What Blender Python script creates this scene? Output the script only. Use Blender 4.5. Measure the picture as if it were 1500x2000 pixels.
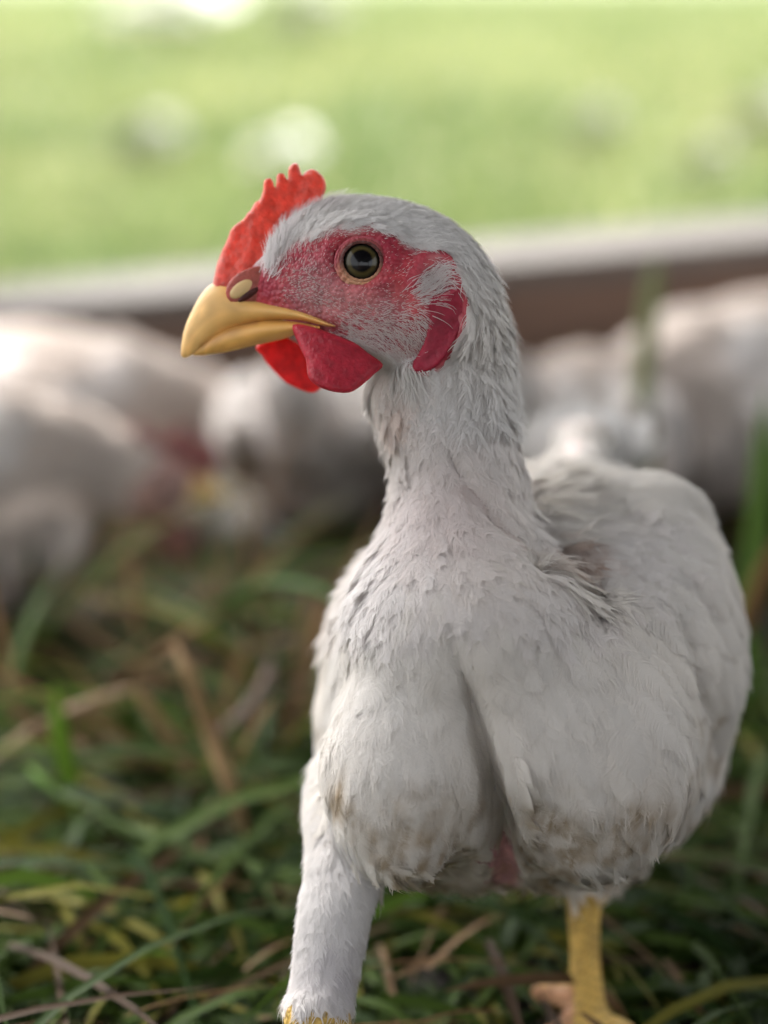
import bpy, bmesh, math, random
import numpy as np
from mathutils import Vector, Matrix
from mathutils.bvhtree import BVHTree
from mathutils.geometry import delaunay_2d_cdt

for o in list(bpy.data.objects): bpy.data.objects.remove(o)
S = bpy.context.scene
COL = S.collection
rng = np.random.default_rng(7)
random.seed(7)
R = math.radians

# ------------------------------------------------------------------ camera
TH = R(14.5); H = 0.262; D0 = 0.45; K = 0.125e-3/0.45
FWD = np.array([0, math.cos(TH), -math.sin(TH)]); UP = np.array([0, math.sin(TH), math.cos(TH)]); RT = np.array([1., 0, 0])
CAM = np.array([0, 0, H])
cam = bpy.data.cameras.new("camera"); camo = bpy.data.objects.new("camera", cam); COL.objects.link(camo)
camo.location = CAM; camo.rotation_euler = (math.pi/2-TH, 0, 0)
cam.sensor_width = 36; cam.lens = 18/(1000*K); cam.clip_start = 0.02; cam.clip_end = 500
cam.dof.use_dof = True; cam.dof.focus_distance = 0.432; cam.dof.aperture_fstop = cam.lens/16
S.camera = camo

# ------------------------------------------------------------------ world, sun, exposure
SUN_EL, SUN_AZ = 50, -32       # azimuth measured from +Y (view direction) towards +X
w = bpy.data.worlds.new("World"); S.world = w; w.use_nodes = True
nt = w.node_tree; bg = nt.nodes['Background']
sky = nt.nodes.new('ShaderNodeTexSky'); sky.sky_type = 'NISHITA'; sky.sun_disc = False
sky.sun_elevation = R(SUN_EL); sky.sun_rotation = R(SUN_AZ); sky.air_density = 1.0; sky.dust_density = 5.0; sky.ozone_density = 0.6
hs = nt.nodes.new('ShaderNodeHueSaturation'); hs.inputs['Saturation'].default_value = .18   # thin overcast: nearly white sky
nt.links.new(sky.outputs[0], hs.inputs['Color']); nt.links.new(hs.outputs[0], bg.inputs[0]); bg.inputs[1].default_value = 0.15
sun = bpy.data.lights.new("sun", 'SUN'); sun.energy = 2.6; sun.angle = R(20); sun.color = (1, .96, .9)
so = bpy.data.objects.new("sun", sun); COL.objects.link(so)
sd = Vector((math.sin(R(SUN_AZ))*math.cos(R(SUN_EL)), math.cos(R(SUN_AZ))*math.cos(R(SUN_EL)), math.sin(R(SUN_EL))))
so.rotation_euler = sd.to_track_quat('Z', 'Y').to_euler()
S.view_settings.view_transform = 'Standard'; S.view_settings.look = 'None'; S.view_settings.gamma = 1
S.view_settings.exposure = 2.22

# ------------------------------------------------------------------ helpers
def P(u, v, d=0.):
    """photo pixel (1500x2000) and depth offset in mm from the chicken plane -> world point"""
    u = np.asarray(u, float); v = np.asarray(v, float); d = np.asarray(d, float)
    D = (D0 + d*1e-3)[..., None]
    return CAM + D*(FWD + (u-750)[..., None]*K*RT + (1000-v)[..., None]*K*UP)
def PD(u, v, D): return P(u, v, (np.asarray(D, float)-D0)*1e3)
def UVD(p):
    q = np.asarray(p) - CAM
    D = q @ FWD
    return 750 + (q @ RT)/D/K, 1000 - (q @ UP)/D/K, (D-D0)*1e3
def ground_pt(u, v, z=0.):
    s = -math.sin(TH) + (1000-v)*K*math.cos(TH)
    D = (z-H)/s
    return PD(u, v, D)
def norm(a): return a/np.maximum(np.linalg.norm(a, axis=-1, keepdims=True), 1e-12)
def sstep(a, b, x):
    t = np.clip((x-a)/(b-a), 0, 1); return t*t*(3-2*t)

def mk_mesh(name, V, F, mats=None, smooth=True, colr=None, uv=None, fmat=None, bn=None):
    """V (n,3); F int array (m,3|4) or list of such arrays or list of lists"""
    me = bpy.data.meshes.new(name)
    V = np.asarray(V, np.float32)
    if isinstance(F, np.ndarray): F = [F]
    if len(F) and isinstance(F[0], np.ndarray):
        loops = np.concatenate([f.ravel() for f in F]); sizes = np.concatenate([np.full(len(f), f.shape[1]) for f in F])
        me.vertices.add(len(V)); me.vertices.foreach_set('co', V.ravel())
        me.loops.add(len(loops)); me.loops.foreach_set('vertex_index', loops.astype(np.int32))
        me.polygons.add(len(sizes)); starts = np.concatenate([[0], np.cumsum(sizes)[:-1]])
        me.polygons.foreach_set('loop_start', starts.astype(np.int32))
        me.update(calc_edges=True)
    else:
        me.from_pydata([tuple(map(float, p)) for p in V], [], F); me.update()
    me.validate()
    if smooth: me.polygons.foreach_set('use_smooth', np.ones(len(me.polygons), bool))
    for m in (mats or []): me.materials.append(m)
    if fmat is not None: me.polygons.foreach_set('material_index', np.asarray(fmat, np.int32))
    if colr is not None:
        a = me.color_attributes.new('Col', 'FLOAT_COLOR', 'POINT')
        c = np.ones((len(V), 4), np.float32); c[:, :3] = colr; a.data.foreach_set('color', c.ravel())
    if uv is not None:
        a = me.attributes.new('fuv', 'FLOAT_VECTOR', 'POINT')
        c = np.zeros((len(V), 3), np.float32); c[:, :uv.shape[1]] = uv; a.data.foreach_set('vector', c.ravel())
    if bn is not None:
        a = me.attributes.new('bn', 'FLOAT_VECTOR', 'POINT'); a.data.foreach_set('vector', np.asarray(bn, np.float32).ravel())
    me.update()
    return me
def link(name, me, parent=None):
    o = bpy.data.objects.new(name, me); COL.objects.link(o)
    if parent is not None:
        o.parent = parent; o.matrix_parent_inverse = Matrix.Translation(-Vector(parent.location)) if parent.type == 'EMPTY' and tuple(parent.rotation_euler) == (0, 0, 0) else Matrix()
    return o
def tag(o, label=None, cat=None, group=None, kind=None):
    if label: o['label'] = label
    if cat: o['category'] = cat
    if group: o['group'] = group
    if kind: o['kind'] = kind
    return o
def empty(name, loc, rz=0):
    o = bpy.data.objects.new(name, None); COL.objects.link(o); o.location = loc; o.rotation_euler = (0, 0, rz); o.empty_display_size = .03
    return o
def copy_tree(o, parent=None):
    c = o.copy(); COL.objects.link(c); c.parent = parent
    if parent is not None: c.matrix_parent_inverse = o.matrix_parent_inverse.copy()
    for ch in [x for x in bpy.data.objects if x.parent == o]: copy_tree(ch, c)
    return c

class Geo:
    def __init__(s): s.V = []; s.F = []; s.C = []; s.U = []; s.n = 0; s.B = []
    def add(s, V, F, C=None, U=None, B=None):
        V = np.asarray(V, float).reshape(-1, 3); s.V.append(V); s.F.append(np.asarray(F, int) + s.n); s.n += len(V)
        if C is None: C = (1, 1, 1)
        s.C.append(np.broadcast_to(np.asarray(C, float), (len(V), 3)))
        s.U.append(np.zeros((len(V), 3)) if U is None else U)
        if B is not None: s.B.append(B.reshape(-1, 3))
    def mesh(s, name, mats, smooth=True):
        return mk_mesh(name, np.concatenate(s.V), s.F, mats, smooth, np.concatenate(s.C), np.concatenate(s.U), None, np.concatenate(s.B) if len(s.B) == len(s.V) else None)

def ring_faces(nr, nc, closed=True):
    i = np.arange(nr-1)[:, None]; j = np.arange(nc if closed else nc-1)[None, :]
    a = i*nc+j; b = i*nc+(j+1) % nc
    return np.stack([a, b, b+nc, a+nc], -1).reshape(-1, 4)
def loft(g, rings, C=None):
    """rings (nr,nc,3) closed tube with end fans (tris as quads w/ centre)"""
    rings = np.asarray(rings); nr, nc, _ = rings.shape
    V = rings.reshape(-1, 3); g.add(V, ring_faces(nr, nc), C)
    for r, flip in ((rings[0], True), (rings[-1], False)):
        c = r.mean(0); j = np.arange(nc); f = np.stack([j, (j+1) % nc, np.full(nc, nc)], -1)
        if flip: f = f[:, ::-1]
        g.add(np.vstack([r, c]), f, C)
def tube(g, pts, rad, nc=14, C=None, flat=1.0):
    pts = np.asarray(pts, float); rad = np.asarray(rad, float)
    t = norm(np.gradient(pts, axis=0))
    ref = np.array([0.13, 0.2, 1.]) if abs(t[:, 2]).mean() < .8 else np.array([0.2, 1., 0.1])
    s = norm(np.cross(t, ref)); b = np.cross(s, t)
    a = np.linspace(0, 2*np.pi, nc, endpoint=False)
    rings = pts[:, None] + rad[:, None, None]*(np.cos(a)[None, :, None]*s[:, None] + flat*np.sin(a)[None, :, None]*b[:, None])
    loft(g, rings, C)
def ball(g, c, r, M=None, n=12, C=None):
    """ellipsoid; r (3,), M columns = axes"""
    th = np.linspace(0.001, np.pi-0.001, n); a = np.linspace(0, 2*np.pi, 2*n, endpoint=False)
    q = np.stack([np.sin(th)[:, None]*np.cos(a), np.sin(th)[:, None]*np.sin(a), np.cos(th)[:, None]+0*a], -1)*np.asarray(r)
    if M is not None: q = q @ np.asarray(M).T
    loft(g, q+np.asarray(c), C)
def spline(x, xp, yp):
    """smooth (monotone-ish catmull) interpolation"""
    xp = np.asarray(xp, float); yp = np.asarray(yp, float); m = np.gradient(yp, xp)
    i = np.clip(np.searchsorted(xp, x)-1, 0, len(xp)-2); h = xp[i+1]-xp[i]; t = np.clip((x-xp[i])/h, 0, 1)
    return (2*t**3-3*t**2+1)*yp[i]+(t**3-2*t**2+t)*h*m[i]+(-2*t**3+3*t**2)*yp[i+1]+(t**3-t**2)*h*m[i+1]
def remesh(g, voxel, smooth_it=6):
    me = mk_mesh('tmp', np.concatenate(g.V), g.F, None, False)
    o = bpy.data.objects.new('tmp', me); COL.objects.link(o)
    m = o.modifiers.new('r', 'REMESH'); m.mode = 'VOXEL'; m.voxel_size = voxel
    dg = bpy.context.evaluated_depsgraph_get(); ev = o.evaluated_get(dg); em = ev.to_mesh()
    V = np.empty(len(em.vertices)*3, np.float32); em.vertices.foreach_get('co', V); V = V.reshape(-1, 3).astype(float)
    tri = []; quad = []
    ls = np.empty(len(em.polygons), np.int32); em.polygons.foreach_get('loop_total', ls)
    st = np.empty(len(em.polygons), np.int32); em.polygons.foreach_get('loop_start', st)
    li = np.empty(len(em.loops), np.int32); em.loops.foreach_get('vertex_index', li)
    q = li[st[ls == 4][:, None]+np.arange(4)]; t = li[st[ls == 3][:, None]+np.arange(3)]
    ev.to_mesh_clear(); bpy.data.objects.remove(o); bpy.data.meshes.remove(me)
    F = [q] + ([t] if len(t) else [])
    V = lap(V, F, smooth_it)
    return V, F
def edges_of(F):
    E = []
    for f in F:
        for k in range(f.shape[1]): E.append(np.stack([f[:, k], f[:, (k+1) % f.shape[1]]], 1))
    return np.concatenate(E)
def lap(V, F, it, lam=.6):
    E = edges_of(F); n = len(V)
    cnt = np.bincount(E[:, 0], minlength=n)+np.bincount(E[:, 1], minlength=n)
    for k in range(it):
        A = np.zeros_like(V)
        for c in range(3):
            A[:, c] = np.bincount(E[:, 0], V[E[:, 1], c], n)+np.bincount(E[:, 1], V[E[:, 0], c], n)
        A /= np.maximum(cnt, 1)[:, None]
        V = V+lam*(A-V)
    return V
def vnormals(V, F, it=0):
    N = np.zeros_like(V)
    for f in F:
        fn = np.cross(V[f[:, 2]]-V[f[:, 0]], V[f[:, -1]]-V[f[:, 1]]) if f.shape[1] == 4 else np.cross(V[f[:, 1]]-V[f[:, 0]], V[f[:, 2]]-V[f[:, 0]])
        for k in range(f.shape[1]):
            for c in range(3): N[:, c] += np.bincount(f[:, k], fn[:, c], len(V))
    N = norm(N)
    if it: N = norm(lap(N, F, it))
    return N
def vnoise(p, s, seed=0):
    """cheap smooth value noise, p (n,k) -> (n,) in 0..1"""
    p = np.asarray(p, float)/s; i = np.floor(p).astype(np.int64); f = p-i; f = f*f*(3-2*f); k = p.shape[1]; out = 0
    for c in range(2**k):
        w = 1.; h = np.full(len(p), seed*1013, np.int64)
        for a in range(k):
            b = (c >> a) & 1; w = w*(f[:, a] if b else 1-f[:, a]); h = h*73856093 ^ ((i[:, a]+b)*19349663+a*83492791)
        h = (h ^ (h >> 13))*1274126177 & 0x7fffffff; h = (h ^ (h >> 11))*1103515245 & 0x7fffffff
        out = out+w*((h & 0xffff)/65535.)
    return out
def in_poly(u, v, poly):
    """signed distance to polygon, negative inside (px)"""
    poly = np.asarray(poly, float); n = len(poly); ins = np.zeros(len(u), bool); dm = np.full(len(u), 1e9)
    for k in range(n):
        a = poly[k]; b = poly[(k+1) % n]; ab = b-a
        t = np.clip(((u-a[0])*ab[0]+(v-a[1])*ab[1])/(ab@ab), 0, 1)
        dm = np.minimum(dm, np.hypot(u-a[0]-t*ab[0], v-a[1]-t*ab[1]))
        c = ((a[1] > v) != (b[1] > v)) & (u < (b[0]-a[0])*(v-a[1])/(b[1]-a[1]+1e-12)+a[0]); ins ^= c
    return np.where(ins, -dm, dm)
def polyline_dist(u, v, pts):
    pts = np.asarray(pts, float); dm = np.full(len(u), 1e9); tt = np.zeros(len(u))
    for k in range(len(pts)-1):
        a, b = pts[k, :2], pts[k+1, :2]; ab = b-a
        t = np.clip(((u-a[0])*ab[0]+(v-a[1])*ab[1])/(ab@ab), 0, 1); d = np.hypot(u-a[0]-t*ab[0], v-a[1]-t*ab[1])
        m = d < dm; dm = np.where(m, d, dm); tt = np.where(m, (k+t)/(len(pts)-1), tt)
    return dm, tt
def smooth_closed(pts, sub=4):
    p = np.asarray(pts, float); n = len(p); out = []
    for k in range(n):
        a, b, c, d = p[k-1], p[k], p[(k+1) % n], p[(k+2) % n]
        for t in np.arange(sub)/sub:
            out.append(.5*(2*b+(c-a)*t+(2*a-5*b+4*c-d)*t*t+(3*b-a-3*c+d)*t**3))
    return np.array(out)

# ------------------------------------------------------------------ materials
def mat(name):
    m = bpy.data.materials.new(name); m.use_nodes = True; n = m.node_tree; return m, n, n.nodes['Principled BSDF']
def nd(n, t, **k):
    x = n.nodes.new(t)
    for a, b in k.items(): setattr(x, a, b)
    return x
def noise_bump(n, bs, scale, strength, dist, detail=4, coord='Object'):
    tc = nd(n, 'ShaderNodeTexCoord'); no = nd(n, 'ShaderNodeTexNoise'); no.inputs['Scale'].default_value = scale; no.inputs['Detail'].default_value = detail
    bu = nd(n, 'ShaderNodeBump'); bu.inputs['Strength'].default_value = strength; bu.inputs['Distance'].default_value = dist
    n.links.new(tc.outputs[coord], no.inputs['Vector']); n.links.new(no.outputs[0], bu.inputs['Height']); n.links.new(bu.outputs[0], bs.inputs['Normal'])
    return no, bu
def attr_mat(name, rough=.7, spec=.3, sss=0, transl=0, bump=None, vary=.0, vscale=50):
    m, n, b = mat(name); a = nd(n, 'ShaderNodeVertexColor', layer_name='Col')
    src = a.outputs[0]
    if vary:
        tc = nd(n, 'ShaderNodeTexCoord'); no = nd(n, 'ShaderNodeTexNoise'); no.inputs['Scale'].default_value = vscale; no.inputs['Detail'].default_value = 5
        mr = nd(n, 'ShaderNodeMapRange'); mr.inputs['From Min'].default_value = .3; mr.inputs['From Max'].default_value = .7; mr.inputs['To Min'].default_value = 1-vary; mr.inputs['To Max'].default_value = 1+vary*.6
        mx = nd(n, 'ShaderNodeVectorMath', operation='SCALE')
        n.links.new(tc.outputs['Object'], no.inputs['Vector']); n.links.new(no.outputs[0], mr.inputs[0]); n.links.new(src, mx.inputs[0]); n.links.new(mr.outputs[0], mx.inputs['Scale']); src = mx.outputs[0]
    n.links.new(src, b.inputs['Base Color']); b.inputs['Roughness'].default_value = rough; b.inputs['Specular IOR Level'].default_value = spec
    if sss: b.inputs['Subsurface Weight'].default_value = sss; b.inputs['Subsurface Scale'].default_value = .003; b.inputs['Subsurface Radius'].default_value = (1, .35, .2)
    if bump: noise_bump(n, b, *bump)
    if transl:
        tr = nd(n, 'ShaderNodeBsdfTranslucent'); mx = nd(n, 'ShaderNodeMixShader'); mx.inputs[0].default_value = transl
        n.links.new(src, tr.inputs[0]); n.links.new(b.outputs[0], mx.inputs[1]); n.links.new(tr.outputs[0], mx.inputs[2]); n.links.new(mx.outputs[0], n.nodes['Material Output'].inputs[0])
    return m
M_body = attr_mat('chicken_skin', .55, .35, sss=.15)
# skin papillae bump
n = M_body.node_tree; b = n.nodes['Principled BSDF']
tc = nd(n, 'ShaderNodeTexCoord'); vo = nd(n, 'ShaderNodeTexVoronoi'); vo.inputs['Scale'].default_value = 900
bu = nd(n, 'ShaderNodeBump', invert=True); bu.inputs['Strength'].default_value = .9; bu.inputs['Distance'].default_value = .0006
n.links.new(tc.outputs['Object'], vo.inputs['Vector']); n.links.new(vo.outputs[0], bu.inputs['Height']); n.links.new(bu.outputs[0], b.inputs['Normal'])
M_comb = attr_mat('comb_flesh', .45, .35, sss=.3, transl=.36, bump=(1500, .6, .0006, 3), vary=.28, vscale=420)
M_horn = attr_mat('beak_horn', .5, .35, sss=.12, bump=(420, .12, .0004, 4), vary=.08, vscale=160)
M_feather, n, b = mat('white_feather')
a = nd(n, 'ShaderNodeVertexColor', layer_name='Col'); n.links.new(a.outputs[0], b.inputs['Base Color'])
b.inputs['Roughness'].default_value = .62; b.inputs['Specular IOR Level'].default_value = .3
fa = nd(n, 'ShaderNodeAttribute', attribute_name='fuv'); sp = nd(n, 'ShaderNodeSeparateXYZ'); n.links.new(fa.outputs['Vector'], sp.inputs[0])
ab = nd(n, 'ShaderNodeMath', operation='ABSOLUTE'); n.links.new(sp.outputs[0], ab.inputs[0])
ml = nd(n, 'ShaderNodeMath', operation='MULTIPLY'); ml.inputs[1].default_value = 1.1; n.links.new(ab.outputs[0], ml.inputs[0])
su = nd(n, 'ShaderNodeMath', operation='SUBTRACT'); n.links.new(sp.outputs[1], su.inputs[0]); n.links.new(ml.outputs[0], su.inputs[1])
fr = nd(n, 'ShaderNodeMath', operation='MULTIPLY'); fr.inputs[1].default_value = 2*math.pi/.62; n.links.new(su.outputs[0], fr.inputs[0])
no = nd(n, 'ShaderNodeTexNoise'); no.inputs['Scale'].default_value = .5; n.links.new(fa.outputs['Vector'], no.inputs['Vector'])
nm = nd(n, 'ShaderNodeMath', operation='MULTIPLY_ADD'); nm.inputs[1].default_value = 9; n.links.new(no.outputs[0], nm.inputs[0]); n.links.new(fr.outputs[0], nm.inputs[2])
si = nd(n, 'ShaderNodeMath', operation='SINE'); n.links.new(nm.outputs[0], si.inputs[0])
bu = nd(n, 'ShaderNodeBump'); bu.inputs['Strength'].default_value = .35; bu.inputs['Distance'].default_value = .00012
n.links.new(si.outputs[0], bu.inputs['Height']); n.links.new(bu.outputs[0], b.inputs['Normal'])
ba = nd(n, 'ShaderNodeAttribute', attribute_name='bn'); vt = nd(n, 'ShaderNodeVectorTransform', vector_type='NORMAL', convert_from='OBJECT', convert_to='WORLD'); n.links.new(ba.outputs['Vector'], vt.inputs[0])
ge = nd(n, 'ShaderNodeNewGeometry'); nx_ = nd(n, 'ShaderNodeMix', data_type='VECTOR'); nx_.inputs[0].default_value = .62; n.links.new(ge.outputs['Normal'], nx_.inputs[4]); n.links.new(vt.outputs[0], nx_.inputs[5])
vn_ = nd(n, 'ShaderNodeVectorMath', operation='NORMALIZE'); n.links.new(nx_.outputs[1], vn_.inputs[0]); n.links.new(vn_.outputs[0], bu.inputs['Normal'])
tr = nd(n, 'ShaderNodeBsdfTranslucent'); mx = nd(n, 'ShaderNodeMixShader'); mx.inputs[0].default_value = .5
n.links.new(a.outputs[0], tr.inputs[0]); n.links.new(b.outputs[0], mx.inputs[1]); n.links.new(tr.outputs[0], mx.inputs[2]); n.links.new(mx.outputs[0], n.nodes['Material Output'].inputs[0])
M_grass = attr_mat('grass_blade', .65, .15, transl=.35)
M_henbody = attr_mat('hen_plumage', .75, .2, bump=(60, .5, .006, 5), vary=.1, vscale=40)

# ------------------------------------------------------------------ generic builders
def scatter(V, F, N, dens, n, rg):
    """random points on the surface; dens per-vertex weight"""
    T = []
    for f in F:
        T.append(f[:, :3])
        if f.shape[1] == 4: T.append(f[:, [0, 2, 3]])
    T = np.concatenate(T); A = np.linalg.norm(np.cross(V[T[:, 1]]-V[T[:, 0]], V[T[:, 2]]-V[T[:, 0]]), axis=1)*dens[T].mean(1)
    k = rg.choice(len(T), n, p=A/A.sum()); r = rg.random((n, 2)); m = r.sum(1) > 1; r[m] = 1-r[m]
    w = np.stack([1-r.sum(1), r[:, 0], r[:, 1]], 1)
    return (V[T[k]]*w[:, :, None]).sum(1), norm((N[T[k]]*w[:, :, None]).sum(1))
class Surf:
    def __init__(s, V, F, N):
        s.V, s.F, s.N = V, F, N
        polys = [tuple(map(int, q)) for f in F for q in f]
        s.fn = norm(np.concatenate([N[f].mean(1) for f in F]))
        s.bvh = BVHTree.FromPolygons([Vector(p) for p in V], polys)
    def near(s, p):
        out = np.empty_like(p); nn = np.empty_like(p)
        for i, q in enumerate(p):
            l, _, k, _ = s.bvh.find_nearest(Vector(q))
            out[i] = l; nn[i] = s.fn[k]
        return out, nn
    def hit(s, u, v):
        d = Vector(P(u, v, 0)-CAM).normalized(); l, nn, k, _ = s.bvh.ray_cast(Vector(CAM), d)
        return (np.array(l), s.fn[k]) if l is not None else (P(u, v, 0), -FWD)
def rachis(sf, p, nrm, flow, L, KK, jit, h0, h1, rg):
    """trace feather shafts along the surface"""
    n = len(p); pts = np.zeros((n, KK, 3)); nn = np.zeros((n, KK, 3)); j = rg.normal(size=(n, 3))*jit[:, None]
    q, m = p.copy(), nrm.copy(); td = None
    for k in range(KK):
        s = k/(KK-1); pts[:, k] = q+m*(h0+(h1-h0)*s**1.3); nn[:, k] = m
        if k == KK-1: break
        f = norm(flow(q, m)); f = f+j; t = norm(f-(f*m).sum(1, keepdims=True)*m)
        if td is not None: t = norm(t*.6+td*.6)
        td = t; q, m2 = sf.near(q+t*(L/(KK-1))[:, None]); m = norm(m*.4+m2*.6)
    return pts, nn
def f_eval(pts, nn, W, prof, s, w, camber=.25):
    """position on the feather at length s (n,m), width w (n,m); extrapolates past the tip"""
    n, KK, _ = pts.shape; x = s*(KK-1); i = np.clip(np.floor(x).astype(int), 0, KK-2); t = (x-i)[..., None]
    ii = np.arange(n)[:, None]
    a, b = pts[ii, i], pts[ii, i+1]; pos = a+(b-a)*t; nr = norm(nn[ii, i]); tg = norm(b-a); sd = np.cross(nr, tg)
    ww = (W[:, None]*prof(np.clip(s, 0, 1))*w)[..., None]
    return pos+sd*ww-nr*(camber*W[:, None]*w*w*prof(np.clip(s, 0, 1)))[..., None], nr, sd
def prof_round(s): return np.where(s < .35, .35+.65*sstep(0, .35, s), np.sqrt(np.clip(1-((s-.42)/.585)**2, 0.0, 1))*(s >= .42)+(s < .42)*1.)
def prof_thin(s): return .45+.55*np.sin(np.pi*np.clip(s*.9, 0, 1)**.8)
def feathers(g, pts, nn, L, W, C, nb=8, bw=.00012, vane=True, prof=prof_round, reach=1.08, spread=.28, rg=rng, vw=1.0):
    n, KK, _ = pts.shape
    if vane:
        ns, nw = 8, 5; s = np.linspace(0, 1, ns); ww = np.linspace(-1, 1, nw)*vw
        Sg, Wg = np.meshgrid(s, ww, indexing='ij'); Sg = Sg.ravel()[None].repeat(n, 0); Wg = Wg.ravel()[None].repeat(n, 0)
        Sj = Sg*(1+rg.normal(size=Sg.shape)*.018)
        pos, nrv, _ = f_eval(pts, nn, W, prof, Sj, Wg)
        F = ring_faces(ns, nw, False)[None]+(np.arange(n)*ns*nw)[:, None, None]
        off = rg.random(n)*50
        U = np.stack([Wg*W[:, None]*1e3, Sg*L[:, None]*1e3+off[:, None], np.zeros_like(Sg)], -1)
        g.add(pos.reshape(-1, 3), F.reshape(-1, 4), np.repeat(C, ns*nw, 0), U.reshape(-1, 3), nrv)
    if nb:
        m = 2*nb; s0 = np.tile(np.linspace(.12, .97, nb), 2)[None]+rg.normal(size=(n, m))*.03; sg = np.repeat([-1., 1.], nb)[None]
        q = np.linspace(0, 1, 4); mid = []; Ss = []; 
        liftb = (.00020*rg.random((n, m, 1))**2)*(L.mean()/.010)
        rch = reach*(1+rg.normal(size=(n, m))*.12)
        for qq in q:
            pos, nr, sd = f_eval(pts, nn, W, prof, s0*1+spread*qq**1.2*(1.25-.4*s0), sg*rch*qq**.8, .2)
            mid.append(pos+nr*(.00012+liftb*qq))
        mid = np.stack(mid, 2)                                # n,m,4,3
        tg = norm(np.gradient(mid, axis=2)); sd = np.cross(tg, nr[:, :, None]); wd = bw*np.array([1, 1, .75, .2])[None, None, :, None]*(.7+.6*rg.random((n, m, 1, 1)))
        A = np.stack([mid-sd*wd, mid+sd*wd], 3).reshape(-1, 3)   # per strand 8 verts
        ns_ = n*m; base = (np.arange(ns_)*8)[:, None, None]; f = np.array([[0, 1, 3, 2], [2, 3, 5, 4], [4, 5, 7, 6]])[None]
        Cc = np.repeat(C, m*8, 0)
        g.add(A, (base+f).reshape(-1, 4), Cc, None, np.repeat(nr.reshape(-1, 3), 8, 0))
def strands(g, pts, nn, wd, C):
    """pts (n,k,3) ribbons"""
    n, k, _ = pts.shape; tg = norm(np.gradient(pts, axis=1)); sd = np.cross(tg, nn)
    tp = np.linspace(1, .25, k)[None, :, None]*wd[:, None, None]
    A = np.stack([pts-sd*tp, pts+sd*tp], 2).reshape(-1, 3); base = (np.arange(n)*2*k)[:, None, None]
    f = np.array([[2*i, 2*i+1, 2*i+3, 2*i+2] for i in range(k-1)])[None]
    g.add(A, (base+f).reshape(-1, 4), np.repeat(C, 2*k, 0), None, np.repeat(nn.reshape(-1, 3), 2, 0))
def fleshy(outline, depth, T, RR, step=3, col=(.6, .05, .06), sub=3, colf=None, smooth=True):
    """inflated outline: a fleshy flap with rounded rim. outline px, depth(u,v) mm, T half thickness mm, RR rim radius px"""
    o = smooth_closed(outline, sub); lo = o.min(0); hi = o.max(0)
    gx, gy = np.meshgrid(np.arange(lo[0], hi[0], step), np.arange(lo[1], hi[1], step)); gx = gx.ravel()+rng.normal(size=gx.size)*.3; gy = gy.ravel()+rng.normal(size=gy.size)*.3
    sd = in_poly(gx, gy, o); m = sd < -step*.55; pts = np.concatenate([o, np.stack([gx[m], gy[m]], 1)])
    e = [(i, (i+1) % len(o)) for i in range(len(o))]
    r = delaunay_2d_cdt([Vector(p) for p in pts], e, [], 1, 1e-4)
    vv = np.array([tuple(p) for p in r[0]]); ff = np.array([f for f in r[2] if len(f) == 3])
    sd = np.maximum(-in_poly(vv[:, 0], vv[:, 1], o), 0); bd = sd < .3
    t = np.clip(sd/RR, 0, 1); th = 0 if callable(T) else T*np.sqrt(np.clip(1-(1-t)**2, 0, 1))
    if callable(T): th = T(vv[:, 0], vv[:, 1], sd)
    d = depth(vv[:, 0], vv[:, 1])
    A = P(vv[:, 0], vv[:, 1], d-th); B = P(vv[:, 0], vv[:, 1], d+th)
    nv = len(vv); idx = np.where(bd, np.arange(nv), np.arange(nv)+nv)
    V = np.vstack([A, B]); F = np.vstack([ff, idx[ff][:, ::-1]])
    V = V+FWD*(((vnoise(V, .0011, 77)-.5)*.00028+(vnoise(V, .0035, 78)-.5)*.0005)*np.tile(t, 2))[:, None]
    C = np.broadcast_to(np.asarray(col, float), (nv, 3)) if colf is None else colf(vv[:, 0], vv[:, 1], sd)
    return V, F, np.vstack([C, C])

# =================================================================== THE MAIN CHICKEN
def interp_rows(tab, step):
    tab = np.array(tab, float); x = np.arange(tab[0, 0], tab[-1, 0]+step*.5, step)
    x[-1] = tab[-1, 0]
    return x, [spline(x, tab[:, 0], tab[:, k]) for k in range(1, tab.shape[1])]
G = Geo(); PH = np.linspace(0, 2*np.pi, 56, endpoint=False)
def sup(c, p): return np.sign(c)*np.abs(c)**(2/p)
# torso:  v, left u, right u, front d, back d
x, (l, r, f, bk) = interp_rows([
 (918,1090,1190,46,80),(930,1040,1250,34,100),(955,935,1298,26,118),(1000,830,1348,16,132),(1045,765,1382,8,138),(1090,722,1404,2,142),
 (1150,676,1424,-8,144),(1200,650,1440,-15,144),(1300,628,1444,-24,142),(1380,620,1430,-28,136),(1450,616,1410,-30,128),
 (1510,622,1395,-29,118),(1560,630,1386,-27,105),(1610,652,1355,-22,92),(1655,690,1305,-14,80),(1695,762,1225,-1,68),(1722,830,1150,10,56),(1733,900,1080,20,46)], 8)
rings = []
for i in range(len(x)):
    c = (l[i]+r[i])/2; hw = (r[i]-l[i])/2; z = sup(np.sin(PH), 2.15); cx = sup(np.cos(PH), 2.3)
    wide = (1-cx**2)                                   # body keeps its width a little way back, then narrows to the rump
    d = np.where(z < 0, 26*0+ (f[i]*(-z)+ (1+z)*(32+.1*(bk[i]))), (32+.1*bk[i])+(bk[i]-(32+.1*bk[i]))*z)
    shrink = np.where(z > 0, 1-.35*z**1.5, 1.)
    rings.append(P(c+hw*cx*shrink, np.full(56, x[i])-np.where(z>0, z*18, 0), d))
loft(G, rings)
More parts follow.
